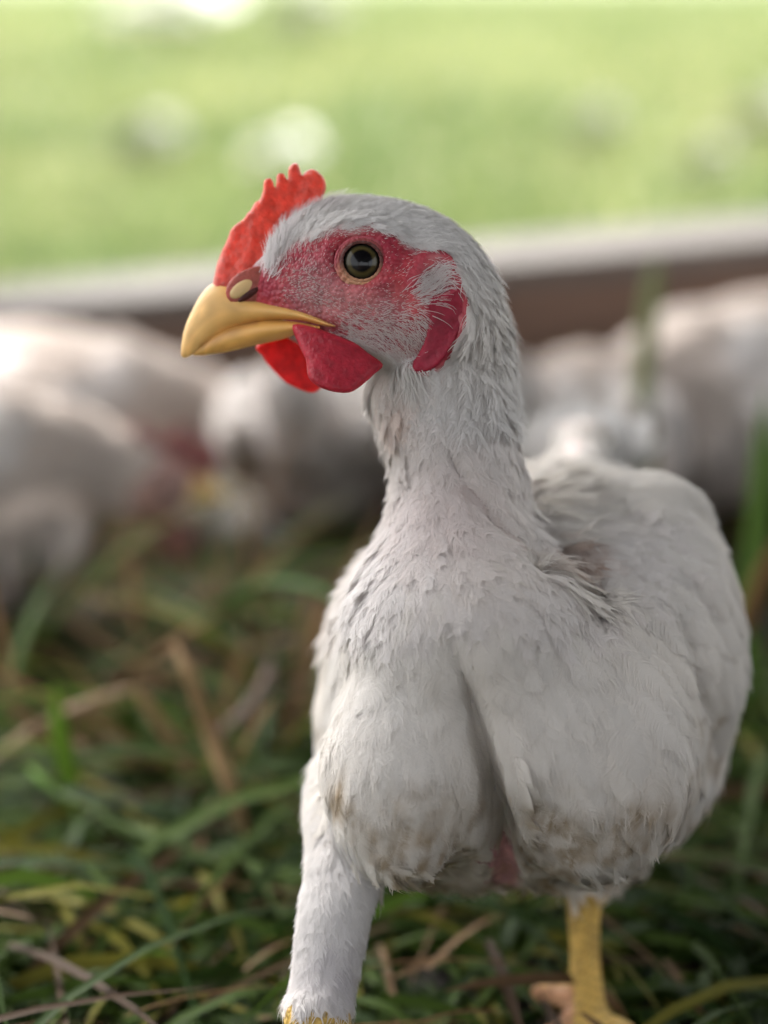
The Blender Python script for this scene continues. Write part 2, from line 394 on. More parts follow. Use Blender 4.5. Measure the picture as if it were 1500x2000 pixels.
# neck and crop: v, left, right, centre d, depth half
x, (l, r, cd, hd) = interp_rows([
 (470,790,890,2,9),(500,780,922,2,13),(540,775,944,3,15),(580,770,958,3,16.5),(640,760,975,4,17),(700,740,987,5,17.5),(760,720,990,5,18),(800,730,997,6,18),(850,748,1004,6,18),(900,764,1015,7,18.5),
 (950,770,1024,7,19),(1000,758,1034,6,20),(1050,742,1066,4,22),(1100,724,1118,2,26),(1150,700,1150,-1,28),(1200,680,1168,-3,29),(1260,676,1165,-4,29),(1330,706,1120,-4,27),(1390,770,1060,-3,24),(1420,830,1000,0,18)], 8)
loft(G, [P((l[i]+r[i])/2+(r[i]-l[i])/2*np.cos(PH), np.full(56, x[i]), cd[i]+hd[i]*sup(np.sin(PH), 2.2)) for i in range(len(x))])
# head: u, top v, bottom v, half depth
HEAD = np.array([(440,545,592,3.2),(465,528,606,5),(500,498,625,7),(530,462,640,9),(560,434,655,10.8),(600,408,672,12.8),(650,392,690,14.6),(700,387,702,15.8),(750,391,714,16.8),
 (800,402,726,17.3),(850,420,732,17),(896,450,735,15.8),(928,486,735,13.6),(948,528,725,10.5),(962,570,700,6)], float)
x, (tp, bt, hw) = interp_rows(HEAD, 8)
def skull(ph, i):
    z = np.cos(ph); s = np.sin(ph)                      # z up(-)/down(+)
    c = (tp[i]+bt[i])/2; a = (bt[i]-tp[i])/2
    return P(np.full(len(ph), x[i]), c+a*sup(z, 2.1), hw[i]*sup(s, 2.3)*(1-.12*np.clip(-z, 0, 1)))
loft(G, [skull(PH, i) for i in range(len(x))])
# wing masses on both flanks, back, tail
def blob(u, v, d, ru, rv, rd, rot=0, n=16):
    c = P(u, v, d); Rm = np.stack([RT*math.cos(rot)-UP*math.sin(rot), RT*math.sin(rot)+UP*math.cos(rot), FWD], 1)
    ball(G, c, (ru*.125e-3*(D0+d*1e-3)/D0, rv*.125e-3*(D0+d*1e-3)/D0, rd*1e-3), Rm, n)
blob(1308, 1225, 58, 122, 290, 52, -.12)
blob(1240, 1080, 48, 135, 165, 38, .5)
blob(722, 1258, 45, 76, 150, 45, .12)
blob(1160, 985, 62, 150, 72, 44, .12); blob(1180, 960, 110, 80, 50, 42, .1); blob(1128, 905, 150, 60, 45, 40, -.3); blob(1142, 862, 172, 60, 46, 28, .1)
# lobes of the breast
blob(784, 1503, -7, 158, 222, 25, .05); blob(1148, 1480, -2, 205, 242, 27, -.05)
# feathered right thigh (left in the photo) with shank, toes
x, (l, r, cd) = interp_rows([(1445,660,790,30),(1480,612,800,26),(1540,598,805,20),(1600,598,796,14),(1660,602,780,8),(1710,600,752,3),(1750,590,736,0),(1800,580,722,-2),(1850,576,710,-4),(1900,571,700,-6),(1940,567,692,-8),(1975,563,686,-9)], 8)
loft(G, [P((l[i]+r[i])/2+(r[i]-l[i])/2*np.cos(PH), np.full(56, x[i]), cd[i]+(r[i]-l[i])/2*.112*np.sin(PH)) for i in range(len(x))])
def sole(u, v, d): return ground_pt(u, v)
tube(G, P([612,622,622,618,612,608], [1940,1985,2040,2110,2200,2290], [-9,-10,-11,-12,-14,-16]), [.0078,.0086,.0066,.0056,.0058,.0066], 20)
fr_ = P(608, 2296, -16)
def toe(c, dx, dy, L, r0=.0042):
    q = np.linspace(0, 1, 7); pts = np.array(c)+np.stack([dx*L*q, dy*L*q, 0*q], 1); pts[:, 2] = np.maximum(c[2]*(1-q*2.2), .0035)+.003*np.sin(q*9)*(1-q)*(q > .2)
    tube(G, pts, r0*np.array([1.25, 1, 1.1, .85, .95, .75, .35]), 12)
for a in (-2.1, -1.57, -1.05): toe(fr_, math.cos(a), math.sin(a), .045)
toe(fr_, .3, .95, .022)
# left leg (right in the photo): bare yellow shank
tube(G, P([1165,1152,1140,1140,1142,1144,1144], [1660,1720,1760,1800,1860,1920,1985], [56,54,52,52,52,52,52]), [.0150,.0080,.0050,.0043,.0041,.0046,.0060], 20)
fl_ = P(1146, 1996, 52)
for a in (-2.25, -1.57, -.95): toe(fl_, math.cos(a), math.sin(a), .045)
tube(G, P([1128,1100,1062,1040], [1962,1948,1938,1940], [55,60,66,70]), [.0052,.0042,.0036,.0018], 12)
V, F = remesh(G, .0009, 9)
u, v, d = UVD(V)
N = vnormals(V, F, 2)
wz = (sstep(1060, 1200, v)*(1-sstep(1640, 1700, v))*(1-sstep(.0, 1., (v > 1425)*(u < 640))))[:, None]; V = V*(1-wz)+lap(V, F, 170)*wz
wz = (sstep(860, 960, v)*(1-sstep(1100, 1200, v)))[:, None]; V = V*(1-wz)+lap(V, F, 25)*wz
u, v, d = UVD(V); N = vnormals(V, F, 2)
# sculpting: grooves and folds --------------------------------------
front = sstep(.05, .5, -(N @ FWD))
CLEFT = [(868,1190),(878,1260),(905,1340),(935,1430),(956,1510),(968,1590),(990,1680),(985,1735)]
cdist, ct = polyline_dist(u, v, CLEFT)
depth = 13*sstep(0, .7, ct)*(1-.6*sstep(.78, 1, ct))
disp = -depth*np.exp(-(cdist/(33-6*ct))**2)*front*(v > 1150)
cd2, _ = polyline_dist(u, v, [(885,905),(920,950),(965,1012),(1010,1050),(1062,1090)]); disp -= 2.6*np.exp(-(cd2/15)**2)*front*(d < 25)
cd3, _ = polyline_dist(u, v, [(1048,1060),(1075,1085),(1120,1105),(1175,1150),(1215,1225)]); disp -= 3.2*np.exp(-(cd3/22)**2)*front*(u < 1190)
cd4, _ = polyline_dist(u, v, [(1150,930),(1160,1000),(1130,1060)]); disp -= 1.2*np.exp(-(cd4/22)**2)*front
cd5, _ = polyline_dist(u, v, [(1320,1200),(1358,1260),(1365,1340),(1400,1420),(1400,1500)]); disp -= 2.4*np.exp(-(cd5/14)**2)*front
cd6, _ = polyline_dist(u, v, [(1210,990),(1290,1050),(1340,1130),(1400,1230)]); disp -= .7*np.exp(-(cd6/18)**2)*front
disp -= 5*np.exp(-(np.hypot(u-1072, v-1084)/30)**2)*front*(d < 60)
bodyw = sstep(1060, 1200, v)*(d < 110)
disp += bodyw*((vnoise(V, .017, 3)-.5)*1.7+(vnoise(V, .008, 4)-.5)*1.5+(vnoise(V, .004, 6)-.5)*.5)*(v < 1750)
disp += ((vnoise(V, .012, 5)-.5)*1.6)*sstep(700, 800, v)*(1-bodyw)*(v < 1900)
# face: brow, cheek, eye socket, nostril swelling
EYE = (702, 511)
near = (d < 2)
ed = np.hypot(u-EYE[0], v-EYE[1])
facew = (v < 760) & (u < 930)
disp += facew*(1.3*np.exp(-((ed-62)/20)**2)*(np.where(v < EYE[1], 1.15, .8)))
disp -= facew*2.2*np.exp(-(ed/40)**4)
bd_, _ = polyline_dist(u, v, [(610,470),(660,446),(720,440),(775,458)]); disp += facew*1.1*np.exp(-(bd_/16)**2)
jd, _ = polyline_dist(u, v, [(600,655),(680,660),(760,690),(800,715)]); disp += facew*1.0*np.exp(-(jd/20)**2)
jd, _ = polyline_dist(u, v, [(590,640),(660,642),(700,655)]); disp -= facew*.9*np.exp(-(jd/9)**2)
RIM = [(806,560),(812,520),(834,490),(862,490),(884,520),(896,556),(908,600),(904,640),(886,678),(860,708),(832,724),(808,722)]
rd, rt = polyline_dist(u, v, RIM); rimw = .35+.65*sstep(.35, .6, rt)
disp += facew*2.6*rimw*np.exp(-(rd/9)**2)*(v < 740)
disp -= facew*1.6*np.exp(-(np.hypot((u-848)/26, (v-560)/36))**4)
sdx_ = in_poly(u, v, [(418,520),(520,500),(610,452),(720,434),(815,470),(895,530),(915,610),(858,722),(770,705),(640,672),(500,640)])
V = V+N*(disp*1e-3)[:, None]
wr = np.exp(-((ed-72)/24)**2)*facew*(d < 0); wr = wr*np.sin(ed*.55+3*vnoise(V, .004, 14)+1.5*np.sin(np.arctan2(v-EYE[1], u-EYE[0])*3))*.17+facew*(sdx_ < 0)*((vnoise(V, .0026, 15)-.5)*.5+(vnoise(V, .0013, 16)-.5)*.22)
V = V+N*(wr*1e-3)[:, None]
# leg scales as shallow rings
shank = ((v > 1755) & (u > 950)) | (v > 1985)
V = V+N*((np.abs(np.sin(v*.155+np.sin(u*.09)*1.2))**.5-.5)*.7e-3*shank)[:, None]
V = lap(V, F, 2, .5)
N = vnormals(V, F, 1)
u, v, d = UVD(V); fz = vnoise(V, .0035, 9)-.5; fz2 = vnoise(V, .0012, 10)-.5
# colouring of the skin ---------------------------------------------
FACE = [(418,520),(470,500),(520,520),(560,478),(610,452),(660,438),(720,434),(780,450),(815,480),(860,484),(895,530),(915,610),(898,680),(858,722),(810,732),(770,705),(730,700),(690,680),(640,672),(600,665),(560,650),(500,640),(430,600)]
sdF = in_poly(u, v, FACE)+fz*30
white = np.array([.80, .765, .74]); pink = np.array([.66, .40, .37]); red = np.array([.30, .014, .035]); red2 = np.array([.46, .05, .06])
mF = (1-sstep(-26, 16, sdF))[:, None]
C = np.tile(white*.9, (len(V), 1))
necky = (sstep(720, 780, v)*(1-sstep(1000, 1150, v)))[:, None]; C = C*(1-.5*necky)+pink*.5*necky*1.15
facecol = red+(red2-red)*sstep(-.3, .4, fz)[:, None]
paler = np.exp(-(np.hypot((u-625)/65, (v-575)/55))**2)+np.exp(-(np.hypot((u-720)/80, (v-600)/35))**2); paler = np.clip(paler, 0, 1)[:, None]
facecol = facecol*(1-.6*paler)+np.array([.42, .22, .22])*.6*paler
facecol = facecol*(1+.6*fz2[:, None])*(1+.5*(vnoise(V, .006, 17)-.5)[:, None])
C = C*(1-mF)+facecol*mF
ear = (np.exp(-(np.hypot((u-846)/30, (v-556)/38))**4)*facew)[:, None]; C = C*(1-.2*ear)+white*.2*ear
rimm = np.clip(np.exp(-(rd/13)**4)*facew, 0, 1)[:, None]; C = C*(1-rimm)+np.array([.42, .05, .07])*rimm
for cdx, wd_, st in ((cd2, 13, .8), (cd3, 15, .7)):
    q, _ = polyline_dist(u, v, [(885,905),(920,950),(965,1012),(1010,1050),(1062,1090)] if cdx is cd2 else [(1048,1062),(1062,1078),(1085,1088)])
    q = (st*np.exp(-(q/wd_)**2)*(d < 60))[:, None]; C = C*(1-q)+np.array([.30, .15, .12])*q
PATCH = [(955,1585),(978,1600),(1016,1690),(1004,1732),(872,1732),(900,1685)]; patch = ((1-sstep(-6, 22, in_poly(u, v, PATCH)))*(d < 60))[:, None]; C = C*(1-patch)+np.array([.50, .27, .28])*(1+.8*fz[:, None]+.5*(vnoise(V, .0012, 12)-.5)[:, None])*patch
jaw = (np.exp(-(np.hypot((u-560)/60, (v-655)/24))**4)*facew)[:, None]; C = C*(1-.7*jaw)+np.array([.55, .36, .26])*.7*jaw
hk = (np.exp(-(np.hypot((u-655)/45, (v-1870)/75))**2))[:, None]*(v > 1740)[:, None]; C = C*(1-.7*hk)+np.array([.50, .45, .49])*.7*hk
yel = np.array([.62, .40, .10]); isyel = ((v > 1750) & (u > 950)) | (v > 1950+fz*30); 
yc = yel*(1+.5*fz+.25*fz2)[:, None]; yc = np.where((v > 1925)[:, None] & (u < 1120)[:, None] & (u > 950)[:, None], np.array([.55, .28, .14]), yc)
scl = (np.abs(np.sin(v*.155+np.sin(u*.09)*1.2)) < .33)[:, None]; yc = np.where(scl, yc*.55, yc)
C = np.where(isyel[:, None], yc, C)
sk = SK = Surf(V, F, N)

chick = empty('chicken', ground_pt(900, 2150))
tag(chick, 'white young chicken standing sharp in front, head in profile with red comb and yellow beak', 'chicken')
def part(name, me, parent=chick):
    o = bpy.data.objects.new(name, me); COL.objects.link(o); o.parent = parent
    if parent.type == 'EMPTY': o.matrix_parent_inverse = Matrix.Translation(-parent.location)
    return o
bodyo = part('body', mk_mesh('body', V, F, [M_body], True, C))

def soil_feathers(g):
    """mud stains laid over the finished plumage, vertex by vertex"""
    for k in range(len(g.V)):
        p = g.V[k]; u, v, d = UVD(p); s = np.where((v > 1400) & (u > 585) & (d < 90))[0]
        if not len(s): continue
        q = p[s]; m = dirt(u[s], v[s], q, None)*(in_poly(u[s], v[s], THIGH) > 0)*np.clip(.16+.8*sstep(.15, 1.0, vnoise(np.stack([(u[s]+.3*v[s])*.00012, v[s]*.00003, d[s]*.001*.3], 1), .0011, 61))*sstep(.15, .5, vnoise(q, .004, 62)), 0, .85)
        m = m[:, None]; br = np.array([.40, .28, .14])*(.65+.7*vnoise(q, .004, 63))[:, None]; C = g.C[k].copy(); C[s] = C[s]*(1-m)+br*m; g.C[k] = C
# ---- feathers -------------------------------------------------------
FL = np.array([
 (470,540,.2,-1),(540,440,.1,-1),(545,500,.25,-1),(590,420,.6,-.8),(600,470,.75,-.65),(640,430,.9,-.35),(560,560,1,-.1),(620,560,1,0),(640,500,.8,-.4),(700,388,1,-.1),(760,392,1,.1),(800,410,1,.2),(700,440,1,-.1),(780,450,1,.25),
 (840,450,.9,.45),(880,440,.9,.5),(920,480,.7,.75),(960,530,.45,.95),(900,540,.5,.9),(980,600,.15,1),(930,650,.1,1),(990,700,0,1),(640,620,1,.15),(620,650,1,.25),(700,650,1,.12),(740,600,1,-.25),(790,560,.9,-.5),(850,545,.8,-.6),(860,500,.9,.3),
 (760,680,.8,.55),(800,700,.5,.95),(830,650,.6,.5),(700,560,1,.1),(640,600,1,.1),(850,720,.3,1),(860,780,-.05,1),
 (735,780,-.3,1),(750,880,-.12,1),(850,850,.02,1),(920,850,.08,1),(1010,800,.05,1),(1030,900,.12,1),(940,960,.35,1),(760,980,-.15,1),(760,1040,-.25,1),(850,1000,.05,1),(900,1060,.35,1),(1000,1080,.7,1),(1080,1150,.8,.8),(1160,1200,.7,.9),
 (1060,980,.45,.9),(1090,1010,.8,.6),(1100,960,.9,.35),(700,1150,-.25,1),(800,1200,.0,1),(680,1300,-.15,1),(780,1400,.1,1),(870,1350,.3,1),(900,1450,.3,1),(700,1500,.05,1),(660,1600,.35,1),(760,1620,.25,1),(850,1600,.45,.9),(880,1690,.8,.6),
 (920,1250,.1,1),(1000,1350,.12,1),(980,1470,.25,1),(1010,1560,.4,1),(1040,1650,.45,1),(1120,1500,.15,1),(1150,1650,.5,.9),(1250,1400,.2,1),(1280,1560,.1,1),(1200,1300,.3,1),(1250,1620,.3,.6),
 (1180,930,.9,.35),(1260,950,1,.4),(1330,1000,.8,.7),(1200,1050,.8,.6),(1300,1100,.7,.8),(1400,1120,.4,1),(1260,1200,.5,.9),(1420,1250,.15,1),(1350,1300,.35,1),(1400,1450,-.1,1),(1350,1580,-.4,1),
 (600,1550,-.05,1),(700,1700,.15,1),(640,1750,0,1),(600,1900,0,1),(680,1900,.05,1),(640,1960,.1,1)], float)
def flow(p, n):
    u, v, d = UVD(p); dd = (u[:, None]-FL[:, 0])**2+(v[:, None]-FL[:, 1])**2; wt = 1/(dd+150)**1.6; wt /= wt.sum(1, keepdims=True)
    fx = wt@FL[:, 2]; fy = wt@FL[:, 3]; fd = np.where(v > 900, .25+.6*sstep(30, 90, d)+.5*sstep(1150, 1350, u)*(v < 1500), .1)
    return fx[:, None]*RT-fy[:, None]*UP+fd[:, None]*FWD
def keepin(poly, pad=0): return lambda u, v: in_poly(u, v, poly) < pad
def dirt(u, v, p, rg):
    """stains of mud on the lower breast; they belong to the plumage"""
    low = sstep(1525, 1660, v+ (vnoise(p, .012, 21)-.5)*150)*sstep(.32, .62, vnoise(p, .008, 22)+.12)
    right = .8*sstep(1000, 1060, u)*(1-sstep(1180, 1330, u))*np.exp(-((v-1625-.08*(u-1050))/75)**2)*sstep(.3, .6, vnoise(p, .006, 23))
    edge = .75*np.exp(-(np.abs(u-(1395-.0016*(v-1450)**2))/38)**2)*(v > 1330)*(v < 1640)*sstep(.35, .6, vnoise(p, .006, 25))
    spot = np.exp(-(np.hypot((u-660)/16, (v-1565)/28))**2)+.8*np.exp(-(np.hypot((u-690)/14, (v-1610)/36))**2)+.7*np.exp(-(np.hypot((u-742)/9, (v-1578)/14))**2)+.5*np.exp(-(np.hypot((u-617)/14, (v-1440)/22))**2)
    return np.clip(.95*low*(v < 1760)*(u > 640)*(1-.35*sstep(800, 900, u)*(1-sstep(1000, 1060, u)))+right+edge+spot, 0, .9)
THIGH = [(540,1400),(612,1430),(625,1540),(650,1610),(700,1672),(768,1722),(760,1995),(520,1995)]
def plume_col(p, rg, base=(.89, .85, .80)):
    u, v, d = UVD(p); n = len(p); C = np.array(base)*(1-.10*rg.random((n, 1))**2)
    C = C*(1+(vnoise(p, .02, 31)[:, None]-.5)*.06*np.array([0, .4, 1]))
    q = (.5*np.exp(-(np.hypot((u-655)/45, (v-1870)/75))**2)*(v > 1740))[:, None]; C = C*(1-q)+np.array([.58, .54, .58])*q
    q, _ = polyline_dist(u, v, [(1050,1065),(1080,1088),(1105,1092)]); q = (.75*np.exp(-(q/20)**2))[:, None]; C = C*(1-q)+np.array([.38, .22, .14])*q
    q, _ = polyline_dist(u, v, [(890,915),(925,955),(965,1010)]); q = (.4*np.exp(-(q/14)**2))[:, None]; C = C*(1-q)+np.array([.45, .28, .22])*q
    q = (.22*np.exp(-(np.hypot((u-860)/90, (v-960)/120))**2))[:, None]; C = C*(1-q)+np.array([.78, .58, .58])*q
    q = (.35*np.exp(-(np.hypot((u-775)/30, (v-780)/40))**2))[:, None]; C = C*(1-q)+np.array([.7, .45, .33])*q
    return C
uB, vB, dB = UVD(V)
sdF0 = in_poly(uB, vB, FACE)
patchd = 1+(in_poly(uB, vB, PATCH)-2)/60+.5*(vnoise(V, .004, 91)-.5)
cleftd, _ = polyline_dist(uB, vB, CLEFT)
neckseam, _ = polyline_dist(uB, vB, [(885,905),(925,955),(965,1012),(1010,1050),(1062,1090)])
faceon = np.clip(1.1-(N@FWD), .35, 2)
yelm = ((vB > 1748) & (uB > 950)) | (vB > 1932)
# 1 breast, back, wing, thigh: broad contour feathers
g1 = Geo(); rg = np.random.default_rng(11); thB = in_poly(uB, vB, THIGH) < 4; tib = (vB > 1712) & (uB > 1070) & (uB < 1210)
dens = sstep(1010, 1120, np.where((uB > 1070) & (dB > -12) & (np.hypot(uB-1075, vB-1084) > 26), 1200, vB))*(patchd > 1.)*(~yelm)*(~thB)*(~tib)*faceon
p, nr = scatter(V, F, N, dens, 6800, rg)
u, v, d = UVD(p); L = (10.5+4.5*rg.random(len(p)))*1e-3*np.where(u > 1180, 1.2, 1)*np.where(((v > 1690) & (u < 800)) | (u < 628), .42, 1)*np.where(v > 1740, .8, 1)*(1-.45*np.exp(-(np.hypot((u-950)/70, (v-1640)/80))**2)); W = L*(.27+.06*rg.random(len(p)))
pts, nn = rachis(SK, p, nr, flow, L, 6, np.full(len(p), .10), np.float64(.0002), (.0002+.0007*rg.random(len(p))**3)[:, None], rg)
feathers(g1, pts, nn, L, W, plume_col(p, rg), nb=12, bw=.00008, reach=1.22, spread=.33, rg=rg)
p, nr = scatter(V, F, N, (thB & ~yelm)*faceon*(1-.6*np.exp(-(np.hypot((uB-655)/40, (vB-1880)/65))**2))+1e-9, 1500, rg); L = (5.5+3.5*rg.random(len(p)))*1e-3
pts, nn = rachis(SK, p, nr, flow, L, 5, np.full(len(p), .16), np.float64(.0001), (.0003+.0004*rg.random(len(p))**2)[:, None], rg)
feathers(g1, pts, nn, L, L*.27, plume_col(p, rg, (.85, .82, .80)), nb=9, bw=.0001, prof=prof_thin, reach=1.3, spread=.4, rg=rg, vw=.75)
# wing coverts: larger layered feathers on the folded wing and shoulder
wingB = sstep(1170, 1260, uB)*(vB > 930)*(1-sstep(1480, 1580, vB))*(dB < 95)+(uB < 690)*(vB > 1120)*(vB < 1300)*.15*(dB < 50)
p, nr = scatter(V, F, N, wingB*faceon+1e-9, 430, rg); L = (15+8*rg.random(len(p)))*1e-3*np.where(UVD(p)[0] < 800, .6, 1); W = L*(.27+.05*rg.random(len(p)))
pts, nn = rachis(SK, p, nr, flow, L, 7, np.full(len(p), .10), np.float64(.0009), (.0013+.0012*rg.random(len(p)))[:, None], rg)
feathers(g1, pts, nn, L, W, plume_col(p, rg), nb=22, bw=.00009, reach=1.12, spread=.25, rg=rg)
# long loose wisps where the neck meets the back, and over the hollow
wsp, _ = polyline_dist(uB, vB, [(1045,930),(1062,990),(1075,1050)]); wsp2, _ = polyline_dist(uB, vB, [(1020,1060),(1070,1110),(1130,1160)])
p, nr = scatter(V, F, N, (np.exp(-(wsp/16)**2)+np.exp(-(wsp2/14)**2))*(dB < 60)+1e-9, 170, rg); L = (9+6*rg.random(len(p)))*1e-3
pts, nn = rachis(SK, p, nr, flow, L, 6, np.full(len(p), .2), np.float64(.0006), (.0015+.003*rg.random(len(p)))[:, None], rg)
feathers(g1, pts, nn, L, L*.16, plume_col(p, rg), nb=12, bw=.0001, prof=prof_thin, reach=1.4, spread=.35, rg=rg, vw=.5)
# stray dirty feather ends under the breast
wsp, _ = polyline_dist(uB, vB, [(700,1660),(800,1712),(900,1725),(1100,1722),(1250,1690)]); p, nr = scatter(V, F, N, np.exp(-(wsp/16)**2)*(dB < 60)*(in_poly(uB, vB, PATCH) > -5)+1e-9, 260, rg); L = (6+4*rg.random(len(p)))*1e-3
pts, nn = rachis(SK, p, nr, flow, L, 6, np.full(len(p), .3), np.float64(.0003), (.0008+.002*rg.random(len(p)))[:, None], rg)
feathers(g1, pts, nn, L, L*.2, plume_col(p, rg), nb=10, bw=.0001, prof=prof_thin, reach=1.4, spread=.35, rg=rg, vw=.6)
soil_feathers(g1)
# tail: a fan of stiff feathers standing up behind the back
tb = P(1142, 880, 176); nt_ = 26; a_t = np.linspace(-1, 1, nt_); Lt = (.026+.008*rg.random(nt_)); q_ = np.linspace(0, 1, 6)
tdir = norm(np.stack([a_t*.45, .62+0*a_t, .62-.25*np.abs(a_t)+.1*rg.normal(size=nt_)], 1)); troot = tb+np.stack([a_t*.010, -.010+.004*rg.random(nt_), -.006+0*a_t], 1)
tpts = troot[:, None]+tdir[:, None]*(Lt[:, None]*q_)[..., None]+np.array([0, .25, -.5])*((Lt[:, None]*.22)*q_**2)[..., None]
tn = norm(np.cross(tdir, np.tile([1., 0, 0], (nt_, 1)))+a_t[:, None]*np.array([.5, 0, 0])); tn = np.where((tn[:, 2] < 0)[:, None], -tn, tn)
feathers(g1, tpts, np.repeat(tn[:, None], 6, 1), Lt, Lt*.2, np.tile([.88, .86, .84], (nt_, 1)), nb=20, bw=.00012, reach=1.05, spread=.2, rg=rg)
part('breast_plumage', g1.mesh('breast_plumage', [M_feather]))
# 2 neck: small soft feathers with loose barbs
g2 = Geo()
dens = sstep(690, 760, vB)*(1-sstep(1080, 1240, vB))*np.where((uB > 1085) & (dB > 15), 0, 1)*(1-.85*np.exp(-(neckseam/13)**2))*(sdF0 > 4)*faceon
p, nr = scatter(V, F, N, dens, 5000, rg); u, v, d = UVD(p)
L = (6.5+3.5*rg.random(len(p)))*1e-3*(1+.25*sstep(950, 1100, v)); W = L*.26
pts, nn = rachis(SK, p, nr, flow, L, 6, np.full(len(p), .16), np.float64(.0002), (.0003+.0010*rg.random(len(p))**3+.0026*(1-sstep(740, 800, u))*rg.random(len(p))**2+.0012*sstep(975, 1010, u)*rg.random(len(p)))[:, None], rg)
C2 = plume_col(p, rg, (.88, .835, .80))
feathers(g2, pts, nn, L, W, C2, nb=12, bw=.0001, prof=prof_thin, reach=1.35, spread=.36, rg=rg, vw=.8)
part('neck_plumage', g2.mesh('neck_plumage', [M_feather]))
# 3 crown, nape
g3 = Geo()
dens = sstep(-16, 10, sdF0)**1.5*(1-sstep(720, 800, vB))*(uB > 520)*(1-.0*uB)*np.where((uB < 760) & (vB > 640), 0, 1)*faceon*(1-.98*np.exp(-(polyline_dist(uB, vB, RIM)[0]/12)**4)*(dB < 5))*np.where((in_poly(uB, vB, RIM+[(810,650)]) < 4) & (dB < 5), .0, 1)
p, nr = scatter(V, F, N, dens, 4600, rg); u, v, d = UVD(p)
L = (3.2+1.5*rg.random(len(p))+3.9*sstep(800, 950, u)+1.6*sstep(560, 700, v))*1e-3; W = L*.27
pts, nn = rachis(SK, p, nr, flow, L, 5, np.full(len(p), .17), np.float64(.0001), (.0004+.0007*rg.random(len(p))+.0030*sstep(860, 960, u)*rg.random(len(p))**2)[:, None], rg)
feathers(g3, pts, nn, L, W, plume_col(p, rg, (.86, .83, .80)), nb=8, bw=.00011, prof=prof_thin, reach=1.3, spread=.4, rg=rg, vw=.7)
part('head_plumage', g3.mesh('head_plumage', [M_feather]))
# 4 bristles on the red face
g4 = Geo()
lobe = in_poly(uB, vB, [(838,586),(868,576),(895,568),(907,598),(902,636),(885,674),(861,706),(834,722),(812,720),(812,705),(828,665),(834,626)])
edd = np.hypot(uB-EYE[0], vB-EYE[1])
rimB = polyline_dist(uB, vB, RIM)[0]
dens = (sdF0 < 10)*(uB > 515)*((rimB > 11) | (dB > 5))*(edd > 52)*(lobe > 2)*np.where((np.hypot(uB-500, vB-560) < 50), 0, 1)*(.25+1.4*sstep(-28, 0, sdF0)+1.3*sstep(560, 640, vB)*(uB > 640)+.8*np.exp(-(np.hypot((uB-600)/50, (vB-560)/60))**2))*np.where((vB > 585) & (vB < 650) & (uB < 660) & (vB > 560+.3*(uB-500)), .15, 1)
dens = dens*(1+.9*np.exp(-(np.hypot((uB-600)/55, (vB-570)/70))**2))
dens = dens*np.where((vB>480)&(vB<520)&(uB>760)&(uB<800), .5, 1)
p, nr = scatter(V, F, N, dens, 15000, rg); u, v, d = UVD(p); sd_ = in_poly(u, v, FACE)
nearlow = sstep(590, 650, v)*sstep(640, 700, u)
L = (.45+.5*rg.random(len(p))+1.7*sstep(-30, -4, sd_)+3.2*nearlow*rg.random(len(p)))*1e-3*np.where(np.hypot(u-EYE[0], v-EYE[1]) < 85, .6, 1)
pts, nn = rachis(SK, p, nr, flow, L, 4, np.full(len(p), .22), .00015, .0007, rg)
Cb = np.array([.86, .78, .75])*(1-.25*rg.random((len(p), 1)))
strands(g4, pts, nn, np.full(len(p), .00006)*(1+.6*rg.random(len(p))), Cb)
# ear tuft and brow spikes over the comb root
earm = np.exp(-(np.hypot(((uB-836)*.8+(vB-560)*.6)/20, ((vB-560)*.8-(uB-836)*.6)/36))**2)*(dB < 0); p, nr = scatter(V, F, N, earm+1e-9, 230, rg)
L = (3.5+3*rg.random(len(p)))*1e-3; pts, nn = rachis(SK, p, nr, flow, L, 5, np.full(len(p), .2), .0003, .0022, rg); strands(g4, pts, nn, np.full(len(p), .00010), np.array([.82, .76, .74])*(1-.2*rg.random((len(p), 1))))
brow, _ = polyline_dist(uB, vB, [(528,530),(540,480),(565,445),(600,420),(640,402)]); p, nr = scatter(V, F, N, np.exp(-(brow/13)**2)+1e-9, 900, rg)
L = (3+3.5*rg.random(len(p)))*1e-3; pts, nn = rachis(SK, p, nr, flow, L, 5, np.full(len(p), .25), .0003, .0028, rg); strands(g4, pts, nn, np.full(len(p), .00012), np.tile([.82, .78, .77], (len(p), 1)))
# under the ear lobe and behind the wattle: loose hanging wisps
wis, _ = polyline_dist(uB, vB, [(745,700),(775,712),(800,722)]); p, nr = scatter(V, F, N, np.exp(-(wis/12)**2)*(dB < 0)+1e-9, 160, rg)
L = (5+4*rg.random(len(p)))*1e-3; pts, nn = rachis(SK, p, nr, flow, L, 5, np.full(len(p), .25), .0003, .004, rg); strands(g4, pts, nn, np.full(len(p), .00013), np.tile([.82, .80, .77], (len(p), 1)))
part('face_bristles', g4.mesh('face_bristles', [M_feather]))

